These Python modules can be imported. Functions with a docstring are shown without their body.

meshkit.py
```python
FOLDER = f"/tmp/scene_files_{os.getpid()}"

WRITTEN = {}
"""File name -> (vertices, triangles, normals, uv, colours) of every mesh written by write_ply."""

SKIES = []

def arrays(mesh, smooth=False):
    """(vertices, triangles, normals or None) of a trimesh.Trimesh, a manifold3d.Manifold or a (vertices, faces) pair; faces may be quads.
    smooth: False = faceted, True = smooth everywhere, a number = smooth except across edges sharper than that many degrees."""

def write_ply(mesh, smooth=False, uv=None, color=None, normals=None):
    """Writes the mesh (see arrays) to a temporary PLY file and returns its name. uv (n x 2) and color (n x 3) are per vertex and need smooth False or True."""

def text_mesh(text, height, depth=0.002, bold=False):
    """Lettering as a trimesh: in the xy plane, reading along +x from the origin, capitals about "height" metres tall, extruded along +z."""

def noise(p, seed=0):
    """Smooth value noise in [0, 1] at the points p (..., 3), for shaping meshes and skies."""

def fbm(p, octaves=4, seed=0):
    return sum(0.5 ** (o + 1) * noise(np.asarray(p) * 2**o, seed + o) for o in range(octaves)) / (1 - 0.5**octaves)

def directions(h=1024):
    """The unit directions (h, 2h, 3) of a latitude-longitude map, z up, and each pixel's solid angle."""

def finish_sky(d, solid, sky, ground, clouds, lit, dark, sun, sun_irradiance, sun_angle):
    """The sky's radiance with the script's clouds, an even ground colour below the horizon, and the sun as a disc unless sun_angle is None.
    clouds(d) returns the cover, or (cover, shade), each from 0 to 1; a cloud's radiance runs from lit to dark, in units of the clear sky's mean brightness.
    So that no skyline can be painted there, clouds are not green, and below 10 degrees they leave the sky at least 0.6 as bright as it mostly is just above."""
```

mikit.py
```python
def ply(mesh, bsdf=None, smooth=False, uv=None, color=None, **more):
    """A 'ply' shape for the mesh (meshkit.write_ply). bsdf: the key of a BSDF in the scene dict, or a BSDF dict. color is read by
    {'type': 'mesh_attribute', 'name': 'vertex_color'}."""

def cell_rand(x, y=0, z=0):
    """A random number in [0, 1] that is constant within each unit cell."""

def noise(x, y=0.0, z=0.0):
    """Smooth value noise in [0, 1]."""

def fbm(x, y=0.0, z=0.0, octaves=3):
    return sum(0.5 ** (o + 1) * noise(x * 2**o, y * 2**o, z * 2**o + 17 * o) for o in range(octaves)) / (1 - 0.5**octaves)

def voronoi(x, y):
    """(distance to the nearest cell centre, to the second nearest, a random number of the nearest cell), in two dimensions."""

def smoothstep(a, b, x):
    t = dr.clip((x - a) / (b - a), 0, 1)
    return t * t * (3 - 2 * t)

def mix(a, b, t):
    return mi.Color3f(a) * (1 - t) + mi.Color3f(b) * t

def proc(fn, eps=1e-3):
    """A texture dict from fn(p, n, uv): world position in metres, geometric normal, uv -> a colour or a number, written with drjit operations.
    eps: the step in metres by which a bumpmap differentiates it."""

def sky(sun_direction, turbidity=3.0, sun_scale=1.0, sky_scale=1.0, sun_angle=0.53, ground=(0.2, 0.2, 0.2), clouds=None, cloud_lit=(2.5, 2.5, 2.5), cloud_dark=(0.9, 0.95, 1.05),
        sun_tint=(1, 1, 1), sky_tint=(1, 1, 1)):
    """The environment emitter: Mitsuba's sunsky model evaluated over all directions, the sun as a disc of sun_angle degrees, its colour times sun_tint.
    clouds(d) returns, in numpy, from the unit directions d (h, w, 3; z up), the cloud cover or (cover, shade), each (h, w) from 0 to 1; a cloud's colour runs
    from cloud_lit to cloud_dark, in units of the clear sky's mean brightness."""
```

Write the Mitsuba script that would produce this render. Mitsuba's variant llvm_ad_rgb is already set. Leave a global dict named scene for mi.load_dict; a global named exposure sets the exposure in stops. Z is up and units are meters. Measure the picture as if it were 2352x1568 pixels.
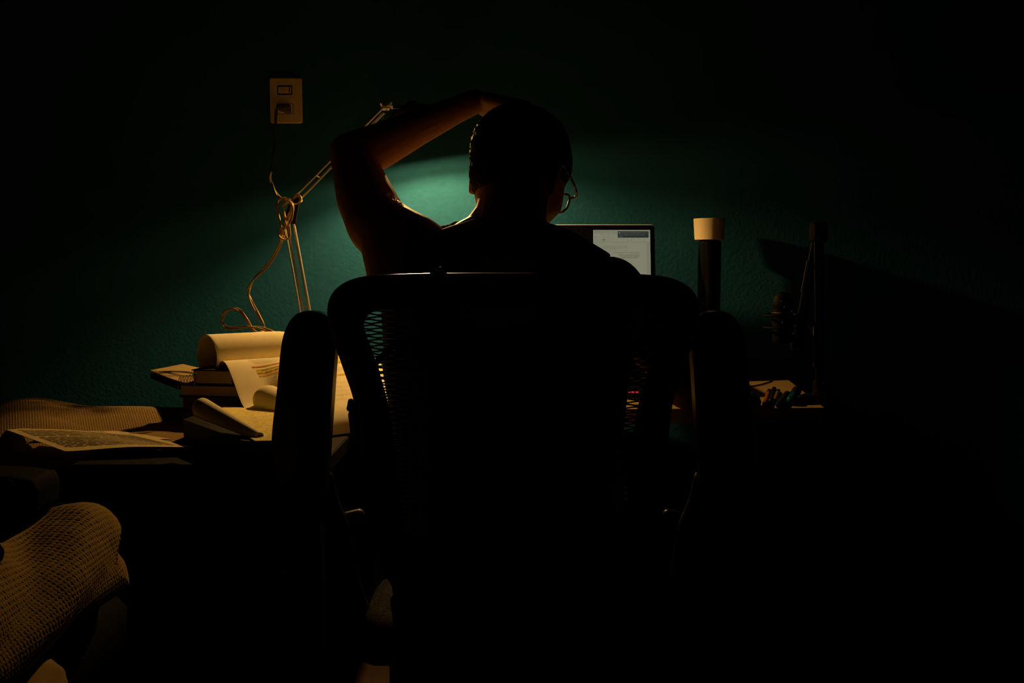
import math
import numpy as np
import trimesh
import manifold3d as m3
import drjit as dr
import mitsuba as mi
import mikit
import meshkit
from shapely.geometry import Polygon, LineString

T = mi.ScalarTransform4f
scene, labels = {}, {}

# ------------------------------------------------------------------ camera, lamp light, exposure
F_PX, HORIZON, CAM_Z = 2287.0, 600.0, 1.05
PITCH = math.atan((784.0 - HORIZON) / F_PX)
FWD = np.array([0, math.cos(PITCH), -math.sin(PITCH)])
UP = np.array([0, math.sin(PITCH), math.cos(PITCH)])
CAM = np.array([0, 0, CAM_Z])
scene['camera'] = {'type': 'perspective', 'fov': 2 * math.degrees(math.atan(1176 / F_PX)), 'fov_axis': 'x',
                   'near_clip': 0.05, 'far_clip': 50.0,
                   'to_world': T().look_at(origin=CAM.tolist(), target=(CAM + FWD).tolist(), up=[0, 0, 1])}
exposure = 0.0
BULB_RGB = (3500.0, 1930.0, 560.0)    # warm bulb of the desk lamp, the only lamp that is on
SCREEN_RGB = (0.205, 0.205, 0.142)     # laptop screen


def ray(x, y):
    return FWD + np.array([(x - 1176) / F_PX, 0, 0]) - UP * (y - 784) / F_PX


def P(x, y, Y):
    """where the line of sight through a pixel of the photograph meets the distance Y"""
    d = ray(x, y)
    return CAM + d * (Y / d[1])


def PZ(x, y, z):
    d = ray(x, y)
    return CAM + d * ((z - CAM_Z) / d[2])


def PL(x, y, p0, n):
    d = ray(x, y)
    return CAM + d * (np.dot(np.asarray(p0) - CAM, n) / np.dot(d, n))


# ------------------------------------------------------------------ materials
def bsdf(name, base, rough=0.6, metallic=0.0, spec=0.3, bump=None, bump_scale=1.0, two=True, eps=1e-3, **more):
    col = mikit.proc(base) if callable(base) else {'type': 'rgb', 'value': list(base)}
    d = {'type': 'principled', 'base_color': col, 'roughness': rough, 'metallic': metallic, 'specular': spec, **more}
    if bump is not None:
        d = {'type': 'bumpmap', 'arbitrary': mikit.proc(bump, eps), 'scale': bump_scale, 'bsdf': d}
    scene['mat_' + name] = {'type': 'twosided', 'bsdf': d} if two else d


def wall_bump(p, n, uv):
    return mikit.fbm(p.x * 170, p.z * 170, p.y * 170, 3) * 0.0009 + mikit.fbm(p.x * 30, p.z * 30, p.y * 30, 2) * 0.00015


def wall_col(p, n, uv):
    t = mikit.fbm(p.x * 5, p.z * 5, p.y * 5, 3)
    return mikit.mix((0.0135, 0.086, 0.165), (0.0170, 0.100, 0.192), t)


bsdf('wall', wall_col, 0.8, spec=0.04, bump=wall_bump)
bsdf('ceiling', (0.06, 0.06, 0.06), 0.8)
bsdf('floor', lambda p, n, uv: mikit.mix((0.030, 0.018, 0.010), (0.055, 0.033, 0.018), mikit.fbm(p.x * 3, p.y * 40, 0, 3)), 0.55)
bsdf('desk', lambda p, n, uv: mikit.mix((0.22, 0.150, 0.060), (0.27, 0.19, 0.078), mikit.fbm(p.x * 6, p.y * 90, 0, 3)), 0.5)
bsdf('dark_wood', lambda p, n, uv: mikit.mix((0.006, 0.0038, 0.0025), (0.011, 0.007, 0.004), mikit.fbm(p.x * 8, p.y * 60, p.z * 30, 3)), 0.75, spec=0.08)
bsdf('black_plastic', (0.006, 0.006, 0.0065), 0.35, spec=0.35)
bsdf('black_matte', (0.006, 0.006, 0.0065), 0.8, spec=0.08)
bsdf('grey_plastic', (0.16, 0.135, 0.10), 0.45, spec=0.3)
bsdf('mic_black', (0.003, 0.003, 0.003), 0.6, spec=0.06)
bsdf('black_weave', lambda p, n, uv: mikit.mix((0.002, 0.002, 0.002), (0.018, 0.015, 0.012), mikit.smoothstep(0.45, 0.6, mikit.noise(p.x * 300, p.y * 520, p.z * 520))), 0.9, spec=0.1)
bsdf('black_fabric', lambda p, n, uv: mikit.mix((0.130, 0.110, 0.085), (0.185, 0.158, 0.120), mikit.noise(p.x * 600, p.y * 600, p.z * 600)), 0.9, spec=0.1, sheen=0.2)
bsdf('trouser', (0.020, 0.016, 0.013), 0.9, spec=0.1)
bsdf('grip_metal', (0.55, 0.5, 0.42), 0.25, metallic=1.0)
bsdf('steel', (0.60, 0.56, 0.52), 0.34, metallic=0.7)
bsdf('dark_steel', (0.12, 0.12, 0.12), 0.35, metallic=1.0)
bsdf('aluminium', (0.50, 0.46, 0.40), 0.42, spec=0.5)
bsdf('shade_out', (0.02, 0.02, 0.021), 0.55, spec=0.3)
bsdf('shade_in', (0.82, 0.81, 0.79), 0.45, spec=0.4)
bsdf('plate', lambda p, n, uv: mikit.mix((0.72, 0.62, 0.42), (0.84, 0.73, 0.50), mikit.fbm(p.x * 60, p.z * 60, 0, 2)), 0.4, spec=0.4)
bsdf('plug', (0.10, 0.085, 0.06), 0.4)
bsdf('gap_dark', (0.008, 0.008, 0.008), 0.8, spec=0.1)
bsdf('cord', (0.40, 0.27, 0.08), 0.25, spec=0.5)
bsdf('cord_shaded', (0.05, 0.04, 0.025), 0.4)  # cord colour darkened: shade above the lamp light painted in
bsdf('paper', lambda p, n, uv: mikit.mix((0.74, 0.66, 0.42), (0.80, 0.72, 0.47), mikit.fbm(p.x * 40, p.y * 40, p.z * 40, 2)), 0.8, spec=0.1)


def page_print(p, n, uv):
    """yellowed page with lines of print too small to read; uv in metres"""
    row = uv.y / 0.0042
    inrow = mikit.smoothstep(0.25, 0.35, row - dr.floor(row)) * (1 - mikit.smoothstep(0.68, 0.78, row - dr.floor(row)))
    ink = mikit.noise(uv.x * 900, dr.floor(row) * 7.3, 0)
    word = mikit.noise(uv.x * 160, dr.floor(row) * 3.1, 5)
    m = inrow * mikit.smoothstep(0.3, 0.6, ink) * mikit.smoothstep(0.22, 0.34, word)
    return mikit.mix((0.76, 0.64, 0.22), (0.30, 0.25, 0.10), m * 0.75)


bsdf('page_print', page_print, 0.8, spec=0.1)
bsdf('paper_shaded', (0.50, 0.40, 0.21), 0.85, spec=0.05)  # paper darkened to paint in the weaker light on the bed
bsdf('page_shaded', (0.30, 0.22, 0.10), 0.85, spec=0.05)  # darker copy of the paper, shade on the notebook page painted in
bsdf('ink', (0.10, 0.085, 0.05), 0.8, spec=0.1)
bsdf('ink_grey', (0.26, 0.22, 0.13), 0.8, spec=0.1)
bsdf('marker_yellow', (0.74, 0.55, 0.09), 0.8, spec=0.1)
bsdf('marker_orange', (0.72, 0.36, 0.07), 0.8, spec=0.1)
bsdf('book_cover', (0.008, 0.006, 0.0055), 0.7, spec=0.12)
bsdf('book_cover_brown', (0.055, 0.032, 0.022), 0.5)
bsdf('page_edges', lambda p, n, uv: mikit.mix((0.30, 0.22, 0.11), (0.52, 0.40, 0.20), mikit.noise(p.x * 3, p.y * 3, p.z * 1900)), 0.9, spec=0.05)
bsdf('throw', (0.31, 0.205, 0.072), 0.9, spec=0.08)


def waffle(p, n, uv):
    a, b = uv.x / 0.0048, uv.y / 0.0048
    ca, cb = dr.abs(a - dr.floor(a) - 0.5) * 2, dr.abs(b - dr.floor(b) - 0.5) * 2
    return mikit.smoothstep(0.45, 1.0, dr.maximum(ca, cb)) * 0.0010


bsdf('waffle', (0.28, 0.185, 0.07), 0.9, spec=0.08, bump=waffle, eps=3e-4)
bsdf('bed_linen', (0.02, 0.016, 0.014), 0.9, spec=0.05)
bsdf('bag', (0.004, 0.004, 0.004), 0.85, spec=0.06)


def skin_bump(p, n, uv):
    return mikit.fbm(p.x * 700, p.y * 700, p.z * 700, 2) * 0.0003


bsdf('skin', lambda p, n, uv: mikit.mix((0.31, 0.155, 0.075), (0.36, 0.18, 0.09), mikit.fbm(p.x * 60, p.y * 60, p.z * 60, 2)), 0.55, spec=0.25, bump=skin_bump)
bsdf('hair', (0.009, 0.006, 0.0045), 0.7, spec=0.15)
bsdf('body_hair', (0.34, 0.17, 0.065), 0.7)
bsdf('eye', (0.6, 0.58, 0.55), 0.2)


def tortoise(p, n, uv):
    return mikit.mix((0.018, 0.010, 0.007), (0.60, 0.24, 0.03), mikit.smoothstep(0.56, 0.64, mikit.noise(p.x * 130, p.y * 130, p.z * 130)))


bsdf('tortoise', tortoise, 0.2, spec=0.6)
scene['mat_lens'] = {'type': 'thindielectric', 'int_ior': 1.5}
bsdf('screen_glass', (0.004, 0.004, 0.0045), 0.10, spec=0.12)
bsdf('ui_dark', (0.004, 0.004, 0.004), 0.8, spec=0.0)
bsdf('ui_ink', (0.03, 0.03, 0.025), 0.9, spec=0.0)
bsdf('cap_white', (0.74, 0.62, 0.40), 0.45, spec=0.3)
scene['mat_dark_glass'] = {'type': 'twosided', 'bsdf': {'type': 'principled', 'base_color': {'type': 'rgb', 'value': [0.005, 0.007, 0.007]}, 'roughness': 0.12, 'specular': 0.15}}
bsdf('teal_glass', (0.003, 0.05, 0.05), 0.12, spec=0.6)
bsdf('lighter_orange', (0.20, 0.05, 0.015), 0.3, spec=0.5)
bsdf('yellow_plastic', (0.13, 0.08, 0.02), 0.35)


# ------------------------------------------------------------------ mesh helpers
def numbered(key):
    if key not in used:
        used.add(key)
        return key
    i = 1
    while f'{key}_{i:03d}' in used:
        i += 1
    used.add(f'{key}_{i:03d}')
    return f'{key}_{i:03d}'


used = set()


def thing(name, label, cat, group=None):
    key = numbered(name)
    labels[key] = {'label': label, 'category': cat}
    if group:
        labels[key]['group'] = group
    return key


def put(name, mesh, mat, parent=None, smooth=35, uv=None, label=None, kind=None, **more):
    key = numbered(parent + '__' + name if parent else name)
    if isinstance(mesh, list):
        mesh = trimesh.util.concatenate([as_tri(m) for m in mesh])
    scene[key] = mikit.ply(mesh, 'mat_' + mat, smooth=smooth, uv=uv, **more)
    if label or kind:
        labels.setdefault(key, {})
        if label:
            labels[key]['label'] = label
        if kind:
            labels[key]['kind'] = kind
    return key


def single(name, mesh, mat, label, cat, group=None, **kw):
    key = put(name, mesh, mat, None, **kw)
    labels.setdefault(key, {}).update({'label': label, 'category': cat})
    if group:
        labels[key]['group'] = group
    return key


def as_tri(m):
    if isinstance(m, trimesh.Trimesh):
        return m
    if hasattr(m, 'to_mesh'):
        mm = m.to_mesh()
        return trimesh.Trimesh(np.array(mm.vert_properties[:, :3], float), np.array(mm.tri_verts), process=False)
    v, f = np.asarray(m[0], float), np.asarray(m[1], int)
    if f.shape[1] == 4:
        f = np.vstack([f[:, [0, 1, 2]], f[:, [0, 2, 3]]])
    return trimesh.Trimesh(v, f, process=False)


def unit(v):
    v = np.asarray(v, float)
    return v / np.linalg.norm(v)


def frame(z, x=None):
    z = unit(z)
    x = np.asarray(x if x is not None else ([1, 0, 0] if abs(z[0]) < 0.9 else [0, 1, 0]), float)
    x = unit(x - z * np.dot(x, z))
    return np.stack([x, np.cross(z, x), z], 1)


def smooth_path(pts, n, closed=False):
    from scipy.interpolate import CubicSpline
    p = np.asarray(pts, float)
    if closed:
        p = np.vstack([p, p[:1]])
    t = np.r_[0, np.cumsum(np.linalg.norm(np.diff(p, axis=0), axis=1) ** 0.5)]
    cs = CubicSpline(t, p, bc_type='periodic' if closed else 'natural')
    return cs(np.linspace(0, t[-1], n, endpoint=not closed))


def tube(pts, r, sides=8, caps=True):
    """a round bar along points; r a number or one per point"""
    p = np.asarray(pts, float)
    n = len(p)
    r = np.broadcast_to(np.asarray(r, float), n)
    d = np.gradient(p, axis=0)
    d /= np.linalg.norm(d, axis=1, keepdims=True)
    f = frame(d[0])
    x = f[:, 0]
    a = np.arange(sides) * 2 * np.pi / sides
    V = []
    for i in range(n):
        x = unit(x - d[i] * np.dot(x, d[i]))
        y = np.cross(d[i], x)
        V.append(p[i] + r[i] * (np.cos(a)[:, None] * x + np.sin(a)[:, None] * y))
    V = np.vstack(V)
    fs = []
    for i in range(n - 1):
        for k in range(sides):
            k2 = (k + 1) % sides
            fs.append([i * sides + k, i * sides + k2, (i + 1) * sides + k2, (i + 1) * sides + k])
    fs = [t for q in fs for t in (q[:3], [q[0], q[2], q[3]])]
    if caps:
        V = np.vstack([V, p[0], p[-1]])
        c0, c1 = len(V) - 2, len(V) - 1
        for k in range(sides):
            k2 = (k + 1) % sides
            fs += [[c0, k2, k], [c1, (n - 1) * sides + k, (n - 1) * sides + k2]]
    return trimesh.Trimesh(V, fs, process=False)


def rod(a, b, r, sides=10):
    return tube([a, b], r, sides)


def box(c, size, ch=0.0, rot=None):
    """a box with chamfered edges"""
    sx, sy, sz = [s / 2 for s in size]
    ch = min(ch, sx * 0.9, sy * 0.9, sz * 0.9)
    if ch <= 0:
        pts = np.array([[x, y, z] for x in (-sx, sx) for y in (-sy, sy) for z in (-sz, sz)])
    else:
        pts = []
        for x in (-1, 1):
            for y in (-1, 1):
                for z in (-1, 1):
                    pts += [[x * (sx - ch), y * sy, z * (sz - ch)], [x * sx, y * (sy - ch), z * (sz - ch)], [x * (sx - ch), y * (sy - ch), z * sz]]
        pts = np.array(pts)
    if rot is not None:
        pts = pts @ np.asarray(rot).T
    return as_tri(m3.Manifold.hull_points(pts + np.asarray(c)))


def rotz(a):
    c, s = math.cos(a), math.sin(a)
    return np.array([[c, -s, 0], [s, c, 0], [0, 0, 1]])


def lathe(profile, n=32, at=(0, 0, 0), rot=None):
    m = trimesh.creation.revolve(np.asarray(profile, float), sections=n)
    v = np.array(m.vertices)
    if rot is not None:
        v = v @ np.asarray(rot).T
    return trimesh.Trimesh(v + np.asarray(at), m.faces, process=False)


def sph(p, r, n=20):
    return m3.Manifold.sphere(r, n).translate([float(a) for a in p])


def chain(joints, n=20):
    """bones: the union of the hulls of consecutive spheres (point, radius)"""
    out = []
    for (p, r), (q, s) in zip(joints[:-1], joints[1:]):
        out.append(m3.Manifold.batch_hull([sph(p, r, n), sph(q, s, n)]))
    return out


def hull(balls, n=20):
    return m3.Manifold.batch_hull([sph(p, r, n) for p, r in balls])


def union(ms):
    return m3.Manifold.batch_boolean(ms, m3.OpType.Add)


def soften(man, length=0.012, it=12):
    t = as_tri(man.refine_to_length(length))
    t.merge_vertices()
    trimesh.smoothing.filter_taubin(t, lamb=0.5, nu=0.52, iterations=it)
    return t


def grid_mesh(V, close_u=False, close_v=False):
    """quads over an array of points (nu, nv, 3)"""
    nu, nv = V.shape[:2]
    i = np.arange(nu if close_u else nu - 1)[:, None]
    j = np.arange(nv if close_v else nv - 1)[None, :]
    a = i * nv + j
    b = ((i + 1) % nu) * nv + j
    c = ((i + 1) % nu) * nv + (j + 1) % nv
    d = i * nv + (j + 1) % nv
    f = np.stack([a, b, c, d], -1).reshape(-1, 4)
    return as_tri((V.reshape(-1, 3), f))


def sheet(V, t):
    """a sheet of thickness t over an array of points (nu, nv, 3), closed at its edges"""
    du, dv = np.gradient(V, axis=0), np.gradient(V, axis=1)
    n = np.cross(du, dv)
    n /= np.linalg.norm(n, axis=-1, keepdims=True) + 1e-12
    top, bot = V + n * t / 2, V - n * t / 2
    nu, nv = V.shape[:2]
    m = grid_mesh(top)
    f = np.vstack([m.faces, m.faces[:, ::-1] + nu * nv])
    ring = [(i, 0) for i in range(nu)] + [(nu - 1, j) for j in range(1, nv)] + [(i, nv - 1) for i in range(nu - 2, -1, -1)] + [(0, j) for j in range(nv - 2, 0, -1)]
    ids = np.array([i * nv + j for i, j in ring])
    nx = np.roll(ids, -1)
    side = np.vstack([np.stack([ids, nx + nu * nv, nx], 1), np.stack([ids, ids + nu * nv, nx + nu * nv], 1)])
    return trimesh.Trimesh(np.vstack([top.reshape(-1, 3), bot.reshape(-1, 3)]), np.vstack([f, side]), process=False)


def resample(pts, n, closed=True):
    p = np.asarray(pts, float)
    if closed:
        p = np.vstack([p, p[:1]])
    s = np.r_[0, np.cumsum(np.linalg.norm(np.diff(p, axis=0), axis=1))]
    t = np.linspace(0, s[-1], n, endpoint=not closed)
    return np.stack([np.interp(t, s, p[:, k]) for k in range(p.shape[1])], 1)


def pillow(poly, t, b, to3d, steps=4):
    """a slab with rounded edges on a closed 2-D outline (star-shaped about its middle); to3d(points2, height)"""
    p = np.asarray(poly, float)
    area = 0.5 * np.sum(p[:, 0] * np.roll(p[:, 1], -1) - np.roll(p[:, 0], -1) * p[:, 1])
    if area < 0:
        p = p[::-1]
    d = np.roll(p, -1, 0) - np.roll(p, 1, 0)
    n = np.stack([d[:, 1], -d[:, 0]], 1)
    n /= np.linalg.norm(n, axis=1, keepdims=True)
    a = np.linspace(0, np.pi / 2, steps)
    levels = [(b * (1 - math.sin(x)), -t / 2 + b * (1 - math.cos(x))) for x in a] + [(b * (1 - math.cos(x)), t / 2 - b * (1 - math.sin(x))) for x in a]
    rings = [to3d(p - n * inset, h) for inset, h in levels]
    V = np.array(rings)
    m = grid_mesh(V.transpose(1, 0, 2), close_u=True)
    k = len(m.vertices)
    c0, c1 = to3d(p.mean(0, keepdims=True), -t / 2), to3d(p.mean(0, keepdims=True), t / 2)
    nl = len(levels)
    i = np.arange(len(p))
    j = (i + 1) % len(p)
    f = np.vstack([m.faces, np.stack([np.full_like(i, k), j * nl, i * nl], 1), np.stack([np.full_like(i, k + 1), i * nl + nl - 1, j * nl + nl - 1], 1)])
    out = trimesh.Trimesh(np.vstack([m.vertices, c0, c1]), f, process=False)
    trimesh.repair.fix_normals(out)
    return out


def text_on(text, height, to3d, bold=False, depth=0.0002):
    m = meshkit.text_mesh(text, height, depth, bold)
    v = np.array(m.vertices)
    return trimesh.Trimesh(to3d(v), m.faces, process=False)


# ------------------------------------------------------------------ the room
WALL_Y = 2.60
ROOM = (-2.60, 2.10, -2.2, WALL_Y, 2.60)     # x0 x1 y0 y1 height


def structure(name, mesh, mat, label):
    key = put(name, mesh, mat, None, smooth=False)
    labels[key] = {'label': label, 'kind': 'structure'}


x0, x1, y0, y1, hh = ROOM
structure('wall_back', box(((x0 + x1) / 2, y1 + 0.05, hh / 2), (x1 - x0 + 0.2, 0.1, hh)), 'wall', 'dark green painted wall behind the desk')
structure('wall_left', box((x0 - 0.05, (y0 + y1) / 2, hh / 2), (0.1, y1 - y0, hh)), 'wall', 'dark green side wall on the left')
structure('wall_right', box((x1 + 0.05, (y0 + y1) / 2, hh / 2), (0.1, y1 - y0, hh)), 'wall', 'dark green side wall on the right')
structure('wall_rear', box(((x0 + x1) / 2, y0 - 0.05, hh / 2), (x1 - x0 + 0.2, 0.1, hh)), 'wall', 'dark wall behind the viewer')
structure('floor', box(((x0 + x1) / 2, (y0 + y1) / 2, -0.05), (x1 - x0 + 0.2, y1 - y0 + 0.2, 0.1)), 'floor', 'dark floor')
structure('ceiling', box(((x0 + x1) / 2, (y0 + y1) / 2, hh + 0.05), (x1 - x0 + 0.2, y1 - y0 + 0.2, 0.1)), 'ceiling', 'dark ceiling')

# ------------------------------------------------------------------ desk and side table
DESK_Z, SIDE_Z = 0.75, 0.72
desk = thing('desk', 'light wooden desk lit at its right end, under the laptop', 'desk')
cr = PZ(1893, 936, DESK_Z)
br = PZ(1806, 868.5, DESK_Z)
bl = PZ(1290, 873, DESK_Z)
top = [(-0.26, PZ(1200, 943, DESK_Z)[1]), (cr[0], cr[1]), (br[0], min(br[1], 2.585)), (-0.26, 2.585)]
m = trimesh.creation.extrude_polygon(Polygon(top), 0.03, engine='earcut')
m.apply_translation([0, 0, DESK_Z - 0.03])
put('desk_top', m, 'desk', desk, smooth=False)
for lx, ly in ((-0.235, 2.07), (0.59, 2.07), (-0.235, 2.52), (0.62, 2.52)):
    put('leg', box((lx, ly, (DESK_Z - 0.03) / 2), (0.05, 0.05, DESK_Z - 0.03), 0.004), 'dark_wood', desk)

side = thing('side_table', 'dark wooden side table left of the chair, under books and papers', 'table')
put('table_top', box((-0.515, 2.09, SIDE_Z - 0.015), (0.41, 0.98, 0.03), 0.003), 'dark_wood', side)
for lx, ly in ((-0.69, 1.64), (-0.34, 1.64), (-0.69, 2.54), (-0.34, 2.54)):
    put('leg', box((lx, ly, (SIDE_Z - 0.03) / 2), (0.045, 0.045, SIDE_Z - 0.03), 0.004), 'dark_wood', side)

# ------------------------------------------------------------------ bed with blanket
bed = thing('bed', 'low bed with dark cover against the wall on the left', 'bed')
put('bed_base', box((-1.65, 2.06, 0.20), (1.84, 0.98, 0.40), 0.02), 'dark_wood', bed)
put('mattress', box((-1.65, 2.06, 0.54), (1.86, 1.0, 0.28), 0.05), 'bed_linen', bed)


def blanket_z(X, Y):
    q = np.stack([X * 3.2, Y * 4.2, X * 0 + 1.7], -1)
    ridge = np.exp(-((Y - 2.02 - 0.06 * np.sin(X * 7)) / 0.17) ** 2)
    lump = 0.040 + 0.030 * meshkit.noise(q) + 0.018 * np.exp(-((X + 0.93) / 0.12) ** 2) + 0.012 * np.sin(X * 23 + Y * 9) * np.exp(-((X + 1.0) / 0.2) ** 2)
    z = 0.686 + lump * ridge
    folds = 0.010 * np.maximum(0, np.sin((X * 0.9 - Y * 1.6) * 26 + 2.0 * np.sin(X * 11))) * np.exp(-((X + 0.95) / 0.22) ** 2) * ridge
    edge = np.clip((X + 2.2) / 0.3, 0, 1)
    return z + folds * 0.7 + 0 * edge


bx = np.linspace(-1.9, -0.60, 240)
by = np.linspace(1.74, 2.42, 150)
X, Y = np.meshgrid(bx, by, indexing='ij')
Z = blanket_z(X, Y)
V = np.stack([X, Y, np.maximum(Z, np.where(X > -0.73, SIDE_Z + 0.004, 0.684))], -1)
m = sheet(V, 0.006)
uv = np.tile(np.stack([X * 0.9 + Y * 0.45, Y * 0.9 - X * 0.45], -1).reshape(-1, 2), (2, 1))
single('waffle_blanket', m, 'waffle', 'ochre waffle-weave blanket lying rumpled on the bed behind the loose sheets', 'blanket', smooth=True, uv=uv)


def flat_sheet(px, z, bend=0.0, n=14, sag=None):
    c = [PZ(x, y, z) for x, y in px]
    u, v = np.meshgrid(np.linspace(0, 1, n), np.linspace(0, 1, n), indexing='ij')
    u, v = u[..., None], v[..., None]
    V = (c[0] * (1 - u) + c[1] * u) * (1 - v) + (c[3] * (1 - u) + c[2] * u) * v
    V[..., 2] += bend * np.sin(np.pi * u[..., 0]) ** 2
    return V


def sheet_at(V, u, v):
    n = V.shape[0] - 1
    a, b = np.clip(u * n, 0, n - 1e-6), np.clip(v * n, 0, n - 1e-6)
    i, j = a.astype(int), b.astype(int)
    fa, fb = (a - i)[:, None], (b - j)[:, None]
    return (V[i, j] * (1 - fa) + V[i + 1, j] * fa) * (1 - fb) + (V[i, j + 1] * (1 - fa) + V[i + 1, j + 1] * fa) * fb


rng = np.random.default_rng(5)


def print_rows(V, u0, u1, v0, v1, rows, height, lift=0.0009, seed=1, density=0.85):
    """rows of small word-like marks lying on a sheet"""
    r = np.random.default_rng(seed)
    ms = []
    wu = np.linalg.norm(V[-1, 0] - V[0, 0])
    for k in range(rows):
        v = v0 + (v1 - v0) * (k + 0.5) / rows
        u = u0
        end = u1 if r.random() < density else u0 + (u1 - u0) * r.uniform(0.4, 0.9)
        while u < end:
            w = r.uniform(0.008, 0.03) / wu
            q = np.array([[u, v], [min(u + w, end), v], [min(u + w, end), v + height], [u, v + height]])
            p = sheet_at(V, q[:, 0], q[:, 1]) + [0, 0, lift]
            ms.append(trimesh.Trimesh(np.vstack([p, p + [0, 0, 0.0002]]), [[0, 1, 2], [0, 2, 3], [4, 5, 6], [4, 6, 7], [0, 1, 5], [0, 5, 4], [2, 3, 7], [2, 7, 6]], process=False))
            u += w + r.uniform(0.002, 0.004) / wu
    return ms


back_sheet = thing('printed_sheet', 'loose printed sheet with a dark printed box, beneath another sheet on the bed', 'paper')
V2 = flat_sheet([(392, 1008), (60, 1018), (120, 996), (270, 989)], 0.728, 0.002)
put('page', sheet(V2, 0.0006), 'paper_shaded', back_sheet, smooth=True)
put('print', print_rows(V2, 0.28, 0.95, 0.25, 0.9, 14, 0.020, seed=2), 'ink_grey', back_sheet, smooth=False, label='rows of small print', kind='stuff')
q = sheet_at(V2, np.array([0.42, 0.66, 0.66, 0.42]), np.array([0.18, 0.18, 0.42, 0.42])) + [0, 0, 0.0011]
put('print_block', trimesh.Trimesh(np.vstack([q, q + [0, 0, 0.0002]]), [[0, 1, 2], [0, 2, 3], [4, 5, 6], [4, 6, 7], [0, 1, 5], [0, 5, 4], [2, 3, 7], [2, 7, 6]], process=False), 'ink', back_sheet, smooth=False, label='dark printed box')
front_sheet = thing('printed_sheet', 'loose sheet covered with print, front one of the two on the bed', 'paper')
V1 = flat_sheet([(446, 1026), (150, 1036.5), (2, 982), (330, 1001)], 0.734, 0.0035)
put('page', sheet(V1, 0.0006), 'paper_shaded', front_sheet, smooth=True)
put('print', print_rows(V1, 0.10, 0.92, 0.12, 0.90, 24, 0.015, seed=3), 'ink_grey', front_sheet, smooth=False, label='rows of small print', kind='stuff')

# ------------------------------------------------------------------ wall plate with switch, socket and plug
plate = thing('wall_plate', 'cream wall plate with a rocker switch over a socket', 'wall switch')
c = [P(620.5, 181, WALL_Y - 0.004), P(693, 181, WALL_Y - 0.004), P(694.5, 282, WALL_Y - 0.004), P(624, 282.5, WALL_Y - 0.004)]
pc = (c[0] + c[1] + c[2] + c[3]) / 4
pw, ph = 0.0832, 0.1155


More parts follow.
